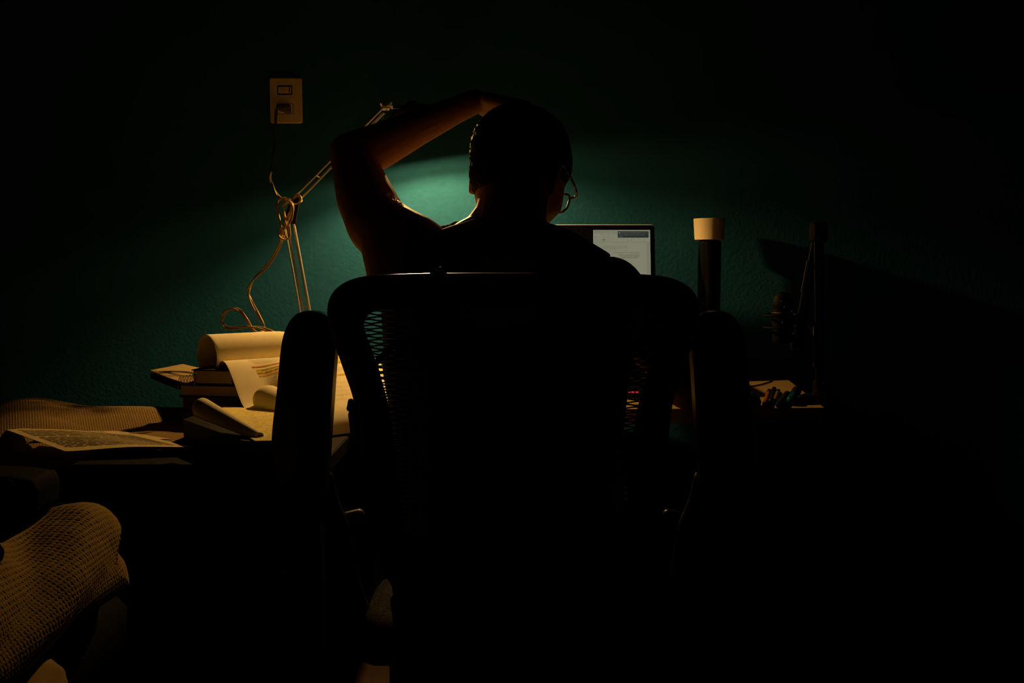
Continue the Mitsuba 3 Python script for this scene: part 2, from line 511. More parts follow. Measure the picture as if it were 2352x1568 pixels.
def on_plate(fx, fy, out=0.0):
    return np.array([pc[0] + (fx - 0.5) * pw, WALL_Y - 0.008 - out, pc[2] + (0.5 - fy) * ph])


def rrect(w, h, r, n=6):
    out = []
    for cx, cy, a0 in ((w / 2 - r, h / 2 - r, 0), (-w / 2 + r, h / 2 - r, 90), (-w / 2 + r, -h / 2 + r, 180), (w / 2 - r, -h / 2 + r, 270)):
        for a in np.radians(np.linspace(a0, a0 + 90, n)):
            out.append([cx + r * math.cos(a), cy + r * math.sin(a)])
    return np.array(out)


def wall_slab(fx, fy, w, h, t, r, b, out):
    c0 = on_plate(fx, fy, out)
    return pillow(rrect(w, h, r), t, b, lambda q, hgt: np.stack([c0[0] + q[:, 0], np.full(len(q), c0[1]) - hgt, c0[2] + q[:, 1]], 1))


put('cover', wall_slab(0.5, 0.5, pw, ph, 0.0085, 0.006, 0.004, 0.0), 'plate', plate)
put('switch_frame', wall_slab(0.475, 0.275, 0.039, 0.0245, 0.003, 0.001, 0.0008, 0.0035), 'gap_dark', plate, label='dark gap around the rocker')
put('rocker', wall_slab(0.475, 0.275, 0.033, 0.0165, 0.005, 0.001, 0.0016, 0.0045), 'plate', plate)
put('rocker_mark', wall_slab(0.63, 0.275, 0.0028, 0.0125, 0.0008, 0.0004, 0.0002, 0.0072), 'gap_dark', plate)
put('socket_gap', wall_slab(0.478, 0.685, 0.041, 0.0265, 0.0012, 0.0005, 0.0004, 0.0042), 'gap_dark', plate)
put('socket', wall_slab(0.478, 0.685, 0.0385, 0.0242, 0.0022, 0.0005, 0.0006, 0.0042), 'plate', plate)
put('groove', wall_slab(0.10, 0.42, 0.0009, 0.055, 0.0006, 0.0002, 0.0001, 0.0042), 'steel', plate, label='thin bright line along its left side')

# ------------------------------------------------------------------ power cord
LAMP_Y = 2.30
cord = thing('power_cord', 'gold twin cord hanging from the wall plate, knotted at the lamp elbow', 'cord')
pl_c = on_plate(0.50, 0.70, 0.012)
put('plug', as_tri(hull([(pl_c + [0.008, 0.004, 0.006], 0.006), (pl_c + [0.008, 0.004, -0.006], 0.006), (pl_c + [-0.010, -0.004, 0.0], 0.006)])), 'plug', cord, label='brown plug')


def px_path(rows, n):
    return smooth_path([P(x, y, Y) for x, y, Y in rows], n)


def twin(pts, r=0.0021, turns=0.0, gap=1.0):
    """two strands side by side that twist about each other"""
    p = np.asarray(pts)
    d = np.gradient(p, axis=0)
    d /= np.linalg.norm(d, axis=1, keepdims=True)
    s = np.r_[0, np.cumsum(np.linalg.norm(np.diff(p, axis=0), axis=1))]
    out = []
    for sg in (0, np.pi):
        q = []
        for i in range(len(p)):
            f = frame(d[i], [0.3, 0.2, 1.0])
            a = s[i] * turns * 2 * np.pi + sg + 0.5
            q.append(p[i] + r * gap * (math.cos(a) * f[:, 0] + math.sin(a) * f[:, 1]))
        out.append(tube(q, r, 8))
    return out


drop = px_path([(648, 243, 2.577), (640, 243, 2.568), (635, 252, 2.565), (633, 285, 2.57), (629, 340, 2.56), (623, 395, 2.50)], 60)
put('wire', twin(drop, 0.0019, 3), 'cord_shaded', cord, smooth=True, label='upper run of the cord with shade painted into its colour')
run = px_path([(623, 395, 2.50), (620.5, 408, 2.48), (626, 426, 2.42), (636, 446, 2.34), (648, 458, 2.28), (662, 465, 2.26), (674, 468, 2.255), (686, 466, 2.255), (692, 458, 2.26), (687, 450, 2.265), (678, 450, 2.27),
               (671, 459, 2.262), (672, 472, 2.25), (669, 490, 2.25), (662, 508, 2.25), (653, 520, 2.25), (643, 532, 2.25), (642, 542, 2.25), (648, 547, 2.25), (653, 541, 2.25), (653, 528, 2.25), (657, 515, 2.245), (655, 500, 2.245),
               (652, 480, 2.245), (655, 470, 2.245), (663, 462, 2.245), (672, 470, 2.24), (673, 488, 2.24), (668, 505, 2.24), (663, 520, 2.24), (665, 540, 2.24), (660, 549, 2.24), (650, 549, 2.24), (642, 540, 2.245), (646, 524, 2.25),
               (643, 508, 2.255), (638, 490, 2.26), (636, 472, 2.265), (640, 462, 2.27), (652, 456, 2.275), (664, 458, 2.275), (671, 466, 2.27), (667, 485, 2.262), (656, 515, 2.258), (649, 540, 2.256)], 520)
put('wire', twin(run, 0.0018, 4), 'cord', cord, smooth=True)
low = px_path([(649, 540, 2.256), (645, 556, 2.26), (640, 568, 2.27), (631, 585, 2.28), (622, 600, 2.29), (611, 614, 2.29), (596, 628, 2.29), (584, 640, 2.29), (575, 655, 2.29), (570.5, 668, 2.29), (573, 682, 2.29), (582, 702, 2.28),
               (593, 722, 2.27), (602, 738, 2.26), (607.5, 750, 2.25), (605, 759, 2.24), (596, 764, 2.23), (584, 760, 2.22), (575, 748, 2.22), (566, 733, 2.22), (556, 719, 2.23), (545, 710, 2.24), (532, 709, 2.25), (519, 716, 2.26),
               (511, 729, 2.27), (511, 742, 2.27), (520, 752, 2.26), (540, 753, 2.24), (562, 751, 2.22), (590, 751.5, 2.21), (612, 757, 2.20), (628, 764, 2.20), (655, 790, 2.21), (690, 830, 2.24), (735, 905, 2.28)], 420)
put('wire', twin(low, 0.0021, 4), 'cord', cord, smooth=True)

# ------------------------------------------------------------------ desk lamp (its bulb is the light of the room)
lamp = thing('desk_lamp', 'dark desk lamp on thin steel arms, its lit shade hidden behind the raised arm', 'lamp')
ELB = P(664, 482, LAMP_Y)
JNT = P(884, 248, LAMP_Y)
bc = np.array([P(739, 920, LAMP_Y)[0], LAMP_Y, SIDE_Z])
put('base', lathe([[0, 0], [0.080, 0], [0.083, 0.004], [0.083, 0.018], [0.078, 0.023], [0.02, 0.026], [0.016, 0.05], [0, 0.052]], 40, bc), 'shade_out', lamp)


def arm(rows):
    return [rod(P(x, y, Y), P(u, v, Y2), r, 10) for x, y, Y, u, v, Y2, r in rows]


for row in ((652, 508, 2.315, 724, 905, 2.315, 0.0022), (663, 530, 2.285, 731, 905, 2.285, 0.0024), (673, 508, 2.29, 746, 905, 2.29, 0.0034), (677, 520, 2.315, 748, 905, 2.315, 0.0022)):
    put('lower_arm', arm([row]), 'steel', lamp, smooth=True)
put('arm_bridge', [rod(P(696, 702.5, 2.29), P(709, 702, 2.29), 0.0016), rod(P(697, 702.5, 2.285), P(698, 710, 2.285), 0.0014)], 'steel', lamp)
for row in ((678, 451, 2.29, 877, 250, 2.29, 0.0026), (692, 455, 2.29, 882, 259, 2.29, 0.0026), (680, 450, 2.315, 877, 251, 2.315, 0.0018), (694, 454, 2.315, 881, 260, 2.315, 0.0018)):
    put('upper_arm', arm([row]), 'steel', lamp, smooth=True)
put('arm_bridge', rod(P(726, 403, 2.29), P(738, 411, 2.29), 0.0014), 'steel', lamp)
f = frame([0, 1, 0])
for dy in (-0.016, 0.016):
    put('elbow_joint', as_tri(hull([(P(656, 506, 2.3 + dy), 0.0045), (P(676, 510, 2.3 + dy), 0.0045), (P(668, 474, 2.3 + dy), 0.006), (P(686, 455, 2.3 + dy), 0.0045)])), 'black_matte', lamp, smooth=40)
put('elbow_screw', as_tri(hull([(P(651, 470.5, 2.272), 0.0035), (P(651, 470.5, 2.285), 0.004)])), 'steel', lamp, label='bright steel screw')
put('head_joint', [box(P(886, 247, 2.30), (0.020, 0.020, 0.010), 0.002, rotz(0.2)), rod(P(877, 243, 2.28), P(874, 236, 2.275), 0.0028), rod(P(893, 242, 2.28), P(899, 234, 2.28), 0.0032),
                   rod(P(886, 250, 2.30), P(893, 240, 2.29), 0.003), rod(P(880, 252, 2.30), P(902, 243, 2.30), 0.0024), sph(P(898, 243, 2.285), 0.004, 14)], 'steel', lamp)
put('wire', [tube(px_path([(890, 250, 2.29), (884, 262, 2.285), (878, 275, 2.285), (874, 290, 2.29)], 12), 0.0007, 6), tube(px_path([(896, 250, 2.29), (890, 262, 2.285), (884, 276, 2.285), (880, 290, 2.29)], 12), 0.0007, 6)], 'dark_steel', lamp)
SH_AX = unit([0.158, -0.310, -1.0])   # the shade opens along this
SH_R, SH_D = 0.066, 0.046
BULB = P(950, 268, 2.42)              # middle of the lit face of the bulb
SH_C = BULB + SH_AX * 0.0232          # middle of the shade's rim
a = np.linspace(0, np.pi / 2, 14)
outer = np.stack([SH_R * np.sin(a) + 0.0005, SH_D * np.cos(a) + 0.002], 1)
inner = np.stack([(SH_R - 0.002) * np.sin(a), SH_D * np.cos(a)], 1)
R_sh = frame(-SH_AX)
put('shade', lathe(np.vstack([outer, inner[::-1][:1]]), 48, SH_C, R_sh), 'shade_out', lamp, smooth=True)
put('shade_lining', lathe(inner[::-1], 48, SH_C, R_sh), 'shade_in', lamp, smooth=True, label='white inside of the shade')
put('shade_cap', [as_tri(chain([(SH_C - SH_AX * 0.040, 0.018), (SH_C - SH_AX * 0.050, 0.015)])[0]), rod(P(896, 246, 2.30), SH_C - SH_AX * 0.046, 0.004, 10)], 'shade_out', lamp)
key = put('bulb', lathe([[0, 0], [0.016, 0.0], [0.0165, 0.001], [0.0165, 0.002]], 32, BULB - SH_AX * 0.004, frame(SH_AX)), 'cap_white', lamp, smooth=False, label='lit bulb')
bulb_face = lathe([[0, 0.0080], [0.005, 0.0077], [0.010, 0.0062], [0.014, 0.0038], [0.016, 0.0005]][::-1], 32, BULB - SH_AX * 0.003, frame(SH_AX))
if np.dot(bulb_face.face_normals.mean(0), SH_AX) < 0:
    bulb_face.invert()
key = put('bulb_face', bulb_face, 'cap_white', key, smooth=False, label='glowing face of the bulb')
scene[key]['emitter'] = {'type': 'area', 'radiance': {'type': 'rgb', 'value': list(BULB_RGB)}, 'sampling_weight': 12.0}
glow_ball = put('added_glow_ball', trimesh.creation.icosphere(2, 0.0058).apply_translation(BULB + SH_AX * 0.0160), 'cap_white', lamp, smooth=True, label='added glowing ball for the faint upper band on the wall')  # added glowing ball under the bulb, for the faint upper band of wall light
scene[glow_ball]['emitter'] = {'type': 'area', 'radiance': {'type': 'rgb', 'value': [0.66 * v for v in BULB_RGB]}, 'sampling_weight': 6.0}
put('bulb_socket', rod(BULB - SH_AX * 0.001, SH_C - SH_AX * 0.044, 0.012, 16), 'shade_in', lamp)

# ------------------------------------------------------------------ laptop on a stand
laptop = thing('laptop', 'open black-bezelled laptop with a document and a dark notice on its screen', 'laptop')
TR = P(1493, 528, 2.505)
tilt = math.radians(12)
LX, LU = np.array([1.0, 0, 0]), np.array([0, math.sin(tilt), math.cos(tilt)])
LN = np.cross(LX, LU)                  # towards the viewer
SW, SHH = 0.2855, 0.1785


def lid(x, y, out=0.0):
    """x from the screen's right edge (left is negative), y below the screen's top"""
    x, y = np.asarray(x, float), np.asarray(y, float)
    return TR + x[..., None] * LX - y[..., None] * LU + np.asarray(out)[..., None] * LN


def lid_slab(xa, xb, ya, yb, r, t, b, out, n=6):
    o = rrect(xb - xa, yb - ya, r, n)
    return pillow(o, t, b, lambda q, h: lid((xa + xb) / 2 + q[:, 0], (ya + yb) / 2 - q[:, 1], out + np.full(len(q), h)), 3)


put('lid', lid_slab(-SW - 0.0118, 0.0118, -0.0148, SHH + 0.020, 0.010, 0.0056, 0.0022, -0.0028), 'aluminium', laptop, label='thin metal lid')
scr = put('screen', lid_slab(-SW - 0.0110, 0.0112, -0.0122, SHH + 0.019, 0.008, 0.0008, 0.0003, 0.0001), 'screen_glass', laptop, label='black glass screen')
K = 0.1427 / 1385.0


def ui(cx, cy):
    return (np.asarray(cx, float) - 1600) * K, (np.asarray(cy, float) - 198) * K


def ui_rect(x0_, y0_, x1_, y1_, out, r=0.0):
    (ax, ay), (bx_, by_) = ui(x0_, y0_), ui(x1_, y1_)
    if r:
        return lid_slab(float(ax), float(bx_), float(ay), float(by_), r * K, 0.0002, 0.00005, out, 4)
    p = lid(np.array([ax, bx_, bx_, ax]), np.array([by_, by_, ay, ay]), np.full(4, out))
    return trimesh.Trimesh(p, [[0, 1, 2], [0, 2, 3]], process=False)


def ui_text(s, x, y, width, cap, out, bold=False):
    """text whose left is at x and middle at y, in the crop's units, fitted to a width"""
    m = meshkit.text_mesh(s, cap, 0.3, bold)
    v = np.array(m.vertices)
    w = v[:, 0].max() - v[:, 0].min()
    ax, ay = ui(x + (v[:, 0] - v[:, 0].min()) * width / w, y + cap / 2 - v[:, 1])
    keep = v[:, 2] > 0.15
    f = m.faces[keep[m.faces].all(1)]
    return trimesh.Trimesh(lid(ax, ay, np.full(len(v), out)), f, process=False)


def glow(key, rgb, weight):
    scene[key]['emitter'] = {'type': 'area', 'radiance': {'type': 'rgb', 'value': list(rgb)}, 'sampling_weight': weight}


S = np.array(SCREEN_RGB)
glow(put('window', ui_rect(215, 198, 1600, 198 + SHH / K, 0.0008), 'ui_dark', scr, smooth=False, label='pale document window'), S, 1.0)
glow(put('title_bar', ui_rect(216, 199, 1598, 284, 0.0010), 'ui_dark', scr, smooth=False), S * 0.88, 0.1)
glow(put('tab', ui_rect(246, 288, 356, 336, 0.0011), 'ui_dark', scr, smooth=False), S * 1.08, 0.05)
glow(put('ribbon_edge', ui_rect(216, 496, 1590, 512, 0.0010), 'ui_dark', scr, smooth=False), S * 0.85, 0.05)
glow(put('page_margin', ui_rect(1506, 516, 1588, 198 + SHH / K, 0.0010), 'ui_dark', scr, smooth=False), S * 0.86, 0.1)
ink = [ui_text('Inicio', 262, 310, 76, 17, 0.0013), ui_text('Insertar', 395, 308, 102, 17, 0.0012), ui_text('Dibujar', 556, 308, 96, 17, 0.0012), ui_text('Diseño', 716, 308, 88, 17, 0.0012),
       ui_text('Pegar', 256, 445, 58, 15, 0.0012), ui_text('Times New R...', 466, 378, 152, 16, 0.0012), ui_text('12', 716, 375, 18, 15, 0.0012),
       ui_text('I', 536, 444, 8, 20, 0.0012), ui_text('U', 593, 444, 16, 20, 0.0012), ui_text('abc', 672, 445, 36, 16, 0.0012), ui_text('X', 740, 444, 18, 18, 0.0012), ui_text('x', 806, 444, 18, 18, 0.0012),
       ui_text('A', 1046, 436, 22, 22, 0.0012), ui_rect(1036, 452, 1074, 464, 0.0012), ui_text('Estilos', 1290, 442, 76, 15, 0.0012), ui_text('Editar', 1434, 440, 68, 15, 0.0012),
       ui_rect(1580, 500, 1588, 572, 0.0012)]
for ax, ay, w in ((287, 243, 26), (357, 243, 26), (424, 243, 16), (465, 243, 12), (520, 243, 16), (582, 243, 22), (648, 243, 12), (1142, 444, 26), (1210, 444, 24), (966, 440, 18)):
    ink += [ui_rect(ax - w / 2, ay - w / 2, ax - w / 2 + 5, ay + w / 2, 0.0012), ui_rect(ax + w / 2 - 5, ay - w / 2, ax + w / 2, ay + w / 2, 0.0012), ui_rect(ax - w / 2, ay + w / 2 - 5, ax + w / 2, ay + w / 2, 0.0012),
            ui_rect(ax - w / 2, ay - w / 2, ax + w / 2, ay - w / 2 + 4, 0.0012)]
ink += [ui_rect(252, 362, 259, 408, 0.0012), ui_rect(259, 360, 290, 368, 0.0012), ui_rect(284, 366, 291, 380, 0.0012)]
glow(put('toolbar_marks', ink, 'ui_ink', scr, smooth=False, label='tabs and icons of a word processor'), S * 0.50, 0.05)
glow(put('bold_button', ui_rect(446, 420, 514, 468, 0.0011), 'ui_dark', scr, smooth=False), S * 0.70, 0.05)
put('bold_letter', ui_text('N', 468, 444, 24, 22, 0.0013, True), 'ui_ink', scr, smooth=False)
body = [ui_text('UNIVERSIDAD DE POLÍTICA. LA DIFUSIÓN DE MÉXICO', 450, 600, 600, 15, 0.0012), ui_text('LA POLÍTICA DE MÉXICO EN POLÍTICA A LA DIFUSIÓN', 470, 630, 562, 15, 0.0012),
        ui_text('LA UNIVERSIDAD POLÍTICA. MÉXICO', 520, 656, 380, 15, 0.0012), ui_text('POLÍTICA Y LA UNIVERSIDAD', 570, 685, 236, 15, 0.0012),
        ui_text('DE LA UNIVERSIDAD Y LA POLÍTICA EN MÉXICO', 716, 764, 614, 18, 0.0012, True),
        ui_text('a la difusión completa e íntegra de historia en', 820, 812, 514, 16, 0.0012, True), ui_text('una universidad de política durante la', 826, 838, 508, 16, 0.0012, True),
        ui_text('y entre las obras, política y orgánica de la', 846, 865, 488, 16, 0.0012, True), ui_text('la difusión privada documentada.', 900, 891, 398, 16, 0.0012, True)]
glow(put('document_text', body, 'ui_ink', scr, smooth=False, label='lines of small dark text'), S * 0.32, 0.05)
glow(put('notification', ui_rect(812, 235, 1562, 393, 0.0016, r=16), 'ui_dark', scr, smooth=False, label='dark rounded notice'), (0.022, 0.026, 0.023), 0.05)
glow(put('notification_icon', ui_rect(834, 256, 872, 291, 0.0019), 'ui_dark', scr, smooth=False), (0.10, 0.14, 0.17), 0.05)
nt = [ui_text('DISCO EXPULSADO INCORRECTAMENTE', 882, 273, 500, 19, 0.0019, True), ui_text('Hace 6 min', 1406, 272, 132, 19, 0.0019),
      ui_text('Expulsar "NADIA 2 50" antes de desconectarlo o', 836, 322, 634, 20, 0.0019), ui_text('apagarlo.', 836, 358, 118, 20, 0.0019)]
glow(put('notification_text', nt, 'ui_dark', scr, smooth=False, label='white lettering of the notice'), (0.13, 0.13, 0.115), 0.05)
hinge = lid(np.array([-SW / 2]), np.array([SHH + 0.022]), np.array([0.0]))[0]
put('base', box((hinge[0], hinge[1] - 0.104, hinge[2] - 0.007), (0.304, 0.212, 0.0125), 0.003), 'aluminium', laptop)
put('keyboard', box((hinge[0], hinge[1] - 0.065, hinge[2] - 0.0003), (0.272, 0.105, 0.0016), 0.0004), 'black_plastic', laptop)
put('trackpad', box((hinge[0], hinge[1] - 0.165, hinge[2] - 0.0004), (0.105, 0.068, 0.0010), 0.0003), 'dark_steel', laptop)
stand = thing('laptop_stand', 'black box-shaped riser that lifts the laptop above the desk', 'stand')
sz = hinge[2] - 0.0135
put('tray', box((hinge[0], hinge[1] - 0.104, sz - 0.005), (0.31, 0.205, 0.010), 0.002), 'black_matte', stand)
put('riser_body', box((hinge[0], hinge[1] - 0.098, (sz - 0.010 + DESK_Z) / 2), (0.295, 0.185, sz - 0.011 - DESK_Z), 0.003), 'black_matte', stand)
put('drawer_front', box((hinge[0], hinge[1] - 0.1925, (sz - 0.010 + DESK_Z) / 2), (0.27, 0.005, sz - DESK_Z - 0.04), 0.001), 'black_plastic', stand)

# ------------------------------------------------------------------ office chair, seen from behind
chair = thing('office_chair', 'black mesh-backed office chair with its armrests folded up, seen from behind', 'chair')
CX = 1179.5
CH0 = P(CX, 627, 1.42)
CHN = unit([0, 1.0, 0.12])
CU, CW = np.array([1.0, 0, 0]), unit([0, 0.12, -1.0])


def chair_uw(px):
    p = np.array([PL(x, y, CH0, CHN) for x, y in px]) - CH0
    return np.stack([p @ CU, p @ CW], 1)


def chair3(uw, h):
    uw = np.asarray(uw, float)
    h = np.broadcast_to(h, len(uw))
    return CH0 + uw[:, :1] * CU + uw[:, 1:] * CW + (h + 0.22 * uw[:, 0] ** 2)[:, None] * CHN


def mirror_outline(left):
    return np.array(list(left) + [(2 * CX - x, y) for x, y in left[::-1][1:-1]] if left[0][0] == CX else list(left) + [(2 * CX - x, y) for x, y in left[::-1]], float)


out_l = [(CX, 626), (1000, 627), (900, 630.5), (850, 634), (820, 639.5), (797, 647), (775, 660), (760, 675), (750.5, 694), (747, 715), (749.5, 745), (760, 785), (773, 818), (790, 865), (808, 918), (817, 980), (830, 1080), (848, 1180),
         (868, 1280), (900, 1350), (960, 1385), (CX, 1392)]
in_l = [(CX, 704), (1000, 706), (900, 711), (862, 716), (845, 725), (836, 738), (833.5, 752), (838, 770), (845, 788), (851, 803), (858, 824), (868, 850), (874, 873), (882, 900), (889, 925), (895, 948), (901, 985), (908, 1040), (912, 1100), (916, 1150),
        (924, 1210), (945, 1270), (985, 1298), (CX, 1304)]


def half_ring(l, n):
    p = smooth_path(chair_uw(l), 400)
    return resample(p, n, closed=False)


NR = 110
ho, hi = half_ring(out_l, NR), half_ring(in_l, NR)
mid0, mid1 = chair_uw([(CX, 700)])[0, 0], 0
full = lambda h: np.vstack([h, (h * [-1, 1] + [2 * mid0, 0])[::-1][1:-1]])
O, I = full(ho), full(hi)
t, b = 0.026, 0.011
prof = []
for x in np.linspace(0, np.pi, 9):
    prof.append((b * (1 - math.sin(x)), -(t / 2) * math.cos(x), 0))
for x in np.linspace(0, np.pi, 9):
    prof.append((b * (1 - math.sin(x)), (t / 2) * math.cos(x), 1))


def edge_n(p):
    d = np.roll(p, -1, 0) - np.roll(p, 1, 0)
    n = np.stack([d[:, 1], -d[:, 0]], 1)
    return n / np.linalg.norm(n, axis=1, keepdims=True)


nO, nI = edge_n(O), edge_n(I)
c_in = I.mean(0)
if np.mean(np.sum(nO * (O - c_in), 1)) < 0:
    nO = -nO
if np.mean(np.sum(nI * (I - c_in), 1)) < 0:
    nI = -nI
rings = [chair3(O - nO * inset if which == 0 else I + nI * inset, h) for inset, h, which in prof]
m = grid_mesh(np.array(rings).transpose(1, 0, 2), close_u=True, close_v=True)
trimesh.repair.fix_normals(m)
put('back_frame', m, 'black_plastic', chair, smooth=True)

# woven mesh: wavy strips that touch and part
poly = Polygon(I).buffer(0.006)
strips = []
pitch = 0.0042
w0, w1 = I[:, 1].min(), I[:, 1].max()
rr = np.random.default_rng(11)
k = 0
w = w0
while w < w1:
    seg = poly.intersection(LineString([(-0.6, w), (0.6, w)]))
    if not seg.is_empty and seg.geom_type == 'LineString':
        ua, ub = seg.coords[0][0], seg.coords[-1][0]
        us = np.arange(min(ua, ub), max(ua, ub), 0.0042)
        ph = (np.pi if k % 2 else 0) + 0.5 * math.sin(k * 0.7) + rr.uniform(-0.25, 0.25)
        ww = w + 0.00105 * np.sin(us * 2 * np.pi / 0.031 + ph) + 0.014 * us * 0
        hgt = 0.00035 * np.cos(us * 2 * np.pi / 0.031 + ph)
        half = 0.00122
        r0 = chair3(np.stack([us, ww - half], 1), hgt - 0.0003)
        r1 = chair3(np.stack([us, ww + half], 1), hgt - 0.0003)
        r2 = chair3(np.stack([us, ww], 1), hgt + 0.0006)
        strips.append(grid_mesh(np.stack([r0, r1, r2], 1), close_v=True))
    w += pitch
    k += 1
put('back_mesh', strips, 'black_matte', chair, smooth=False, label='see-through woven mesh of the backrest', kind='stuff')

brace = [(853, 843), (864, 832), (878, 818), (893, 803), (912, 787), (950, 774), (1020, 766), (CX, 763)]
bp = smooth_path(chair_uw(brace), 30)
bp = np.vstack([bp, (bp * [-1, 1] + [2 * mid0, 0])[::-1][1:]])
put('lumbar_brace', tube(chair3(bp, -0.010), 0.0048, 8), 'black_plastic', chair, smooth=True)
ctr = 1007


def cp(x, y, h=0.0):
    return chair3(chair_uw([(x, y)]), h)[0]


put('hook', [tube(smooth_path([cp(991, 628, -0.004), cp(994, 619, 0.002), cp(1000, 616.5, 0.004), cp(1005, 620, 0.004)], 12), 0.0022, 8), tube(smooth_path([cp(1023, 628, -0.004), cp(1019, 619, 0.002), cp(1012, 616.5, 0.004), cp(1008, 620, 0.004)], 12), 0.0022, 8),
             tube([cp(990, 626, -0.012), cp(1024, 626, -0.012)], 0.0035, 8)], 'black_plastic', chair, label='small black clip on the top edge')
pad_l = [(700, 714), (728, 714.5), (752, 722), (768, 742), (775, 778), (773, 818), (769, 870), (765, 930), (760, 1000), (756, 1080), (745, 1130), (700, 1142), (655, 1130), (632, 1080), (629, 1005), (634, 950), (641, 895), (646, 840), (650, 800), (655.5, 770), (664, 747), (679, 725)]
for sgn in (0, 1):
    px = [(x if not sgn else 2 * CX - x, y) for x, y in pad_l]
    PY = 1.515
    o = np.array([P(x, y, PY)[[0, 2]] for x, y in px])
    o = resample(smooth_path(o, 300, closed=True), 72)
    key = put('armrest_pad', pillow(o, 0.045, 0.008, lambda q, h: np.stack([q[:, 0], PY + 0.0 * q[:, 0] + h, q[:, 1]], 1)), 'black_plastic', chair, smooth=True, label='folded-up armrest pad')
    s = 1 if not sgn else -1
    X = lambda x: x if not sgn else 2 * CX - x
    put('armrest_bracket', [as_tri(z) for z in chain([(P(X(744), 1100, 1.56), 0.016), (P(X(752), 1150, 1.57), 0.018), (P(X(778), 1215, 1.59), 0.019), (P(X(800), 1330, 1.62), 0.017), (P(X(840), 1430, 1.64), 0.016)])], 'black_plastic', chair, smooth=True)
    put('armrest_hinge', as_tri(hull([(P(X(799), 1185, 1.612), 0.0080), (P(X(824), 1181, 1.616), 0.0095)])), 'grey_plastic' if not sgn else 'black_plastic', chair, smooth=True)  # right-hand hinge, slider and lever coloured black to paint in the shade there
    put('armrest_slider', as_tri(hull([(P(X(756), 1152, 1.592), 0.0022), (P(X(763), 1188, 1.590), 0.0040)])), 'grey_plastic' if not sgn else 'black_plastic', chair, smooth=True)
    put('armrest_lever', as_tri(hull([(P(X(776), 1256, 1.612), 0.0040), (P(X(785), 1238, 1.614), 0.0045)])), 'grey_plastic' if not sgn else 'black_plastic', chair, smooth=True)
    put('pivot_knob', as_tri(chain([(P(X(700), 1090, 1.545), 0.026), (P(X(700), 1090, 1.575), 0.024)])[0]), 'black_plastic', chair, smooth=True)
put('adjuster', [as_tri(hull([(P(806, 922, 1.452), 0.0045), (P(803, 938, 1.452), 0.0045), (P(815, 930, 1.452), 0.006)])), as_tri(hull([(P(812, 952, 1.452), 0.008), (P(818, 1000, 1.452), 0.008)]))], 'black_plastic', chair, smooth=True)
for i in range(4):
    put('adjuster_screw', as_tri(sph(P(815.5 + i * 1.2, 960 + i * 4.6, 1.4425), 0.0007, 8)), 'grip_metal', chair)
seat_z = 0.475
o = rrect(0.50, 0.48, 0.10, 10)
put('seat', pillow(resample(o, 80), 0.075, 0.03, lambda q, h: np.stack([mid0 + CH0[0] + q[:, 0], 1.765 + q[:, 1], seat_z - 0.0375 + h + 0.10 * q[:, 0] ** 2], 1)), 'black_weave', chair, smooth=True)
sc = np.array([CH0[0], 1.76, 0])
put('seat_plate', box(sc + [0, 0, 0.385], (0.20, 0.26, 0.035), 0.01), 'black_plastic', chair)
put('back_bar', as_tri(union(chain([(cp(CX, 1345, 0.0), 0.022), (sc + [0, -0.22, 0.40], 0.022), (sc + [0, -0.05, 0.385], 0.022)]))), 'black_plastic', chair, smooth=True)
put('gas_column', [rod(sc + [0, 0, 0.10], sc + [0, 0, 0.24], 0.028, 20), rod(sc + [0, 0, 0.24], sc + [0, 0, 0.385], 0.015, 16)], 'dark_steel', chair)
for i in range(5):
    a = math.radians(18 + 72 * i)
    d = np.array([math.cos(a), math.sin(a), 0])
    leg = put('base_arm', as_tri(chain([(sc + [0, 0, 0.105], 0.026), (sc + d * 0.29 + [0, 0, 0.085], 0.016)])[0]), 'black_plastic', chair, smooth=True)
    e = sc + d * 0.29
    put('caster', [rod(e + np.array([-d[1], d[0], 0]) * sg * 0.008 + [0, 0, 0.030], e + np.array([-d[1], d[0], 0]) * sg * 0.026 + [0, 0, 0.030], 0.030, 18) for sg in (-1, 1)] + [rod(e + [0, 0, 0.03], e + [0, 0, 0.085], 0.006, 8)], 'black_plastic', leg)

# ------------------------------------------------------------------ the man at the desk
man = thing('person', 'person in a dark tank top seen from behind, left hand raised onto the head', 'person')


def J(x, y, Y, r_px):
    return (P(x, y, Y), r_px * Y / F_PX)


EL, WR = J(806, 352, 1.91, 48), J(1092, 232, 1.91, 28)
arm_l = [J(948, 566, 1.74, 76), J(902, 545, 1.765, 78), J(868, 515, 1.80, 72), J(838, 450, 1.85, 66), EL]
fore_l = [EL, J(868, 337, 1.91, 52), J(950, 298, 1.91, 41), J(1040, 256, 1.91, 31), WR]
lat_l = [J(948, 566, 1.74, 76), J(934, 640, 1.72, 88), J(975, 722, 1.70, 90)]
lat_b = [J(902, 545, 1.765, 78), J(934, 640, 1.72, 88)]
torso_l = [J(975, 722, 1.70, 90), J(980, 790, 1.685, 90), J(985, 850, 1.675, 97), J(1005, 940, 1.665, 101), J(1020, 1020, 1.66, 103), J(1040, 1120, 1.655, 108), J(1046, 1220, 1.66, 120), J(1046, 1330, 1.67, 138)]
torso_r = [J(1400, 690, 1.72, 82), J(1372, 770, 1.69, 84), J(1350, 850, 1.675, 90), J(1332, 940, 1.665, 96), J(1322, 1020, 1.66, 100), J(1318, 1120, 1.655, 108), J(1312, 1220, 1.66, 120), J(1312, 1330, 1.67, 138)]
SR = J(1398, 672, 1.735, 84)


def Q(x, y, Y, r):
    return (P(x, y, Y), r)


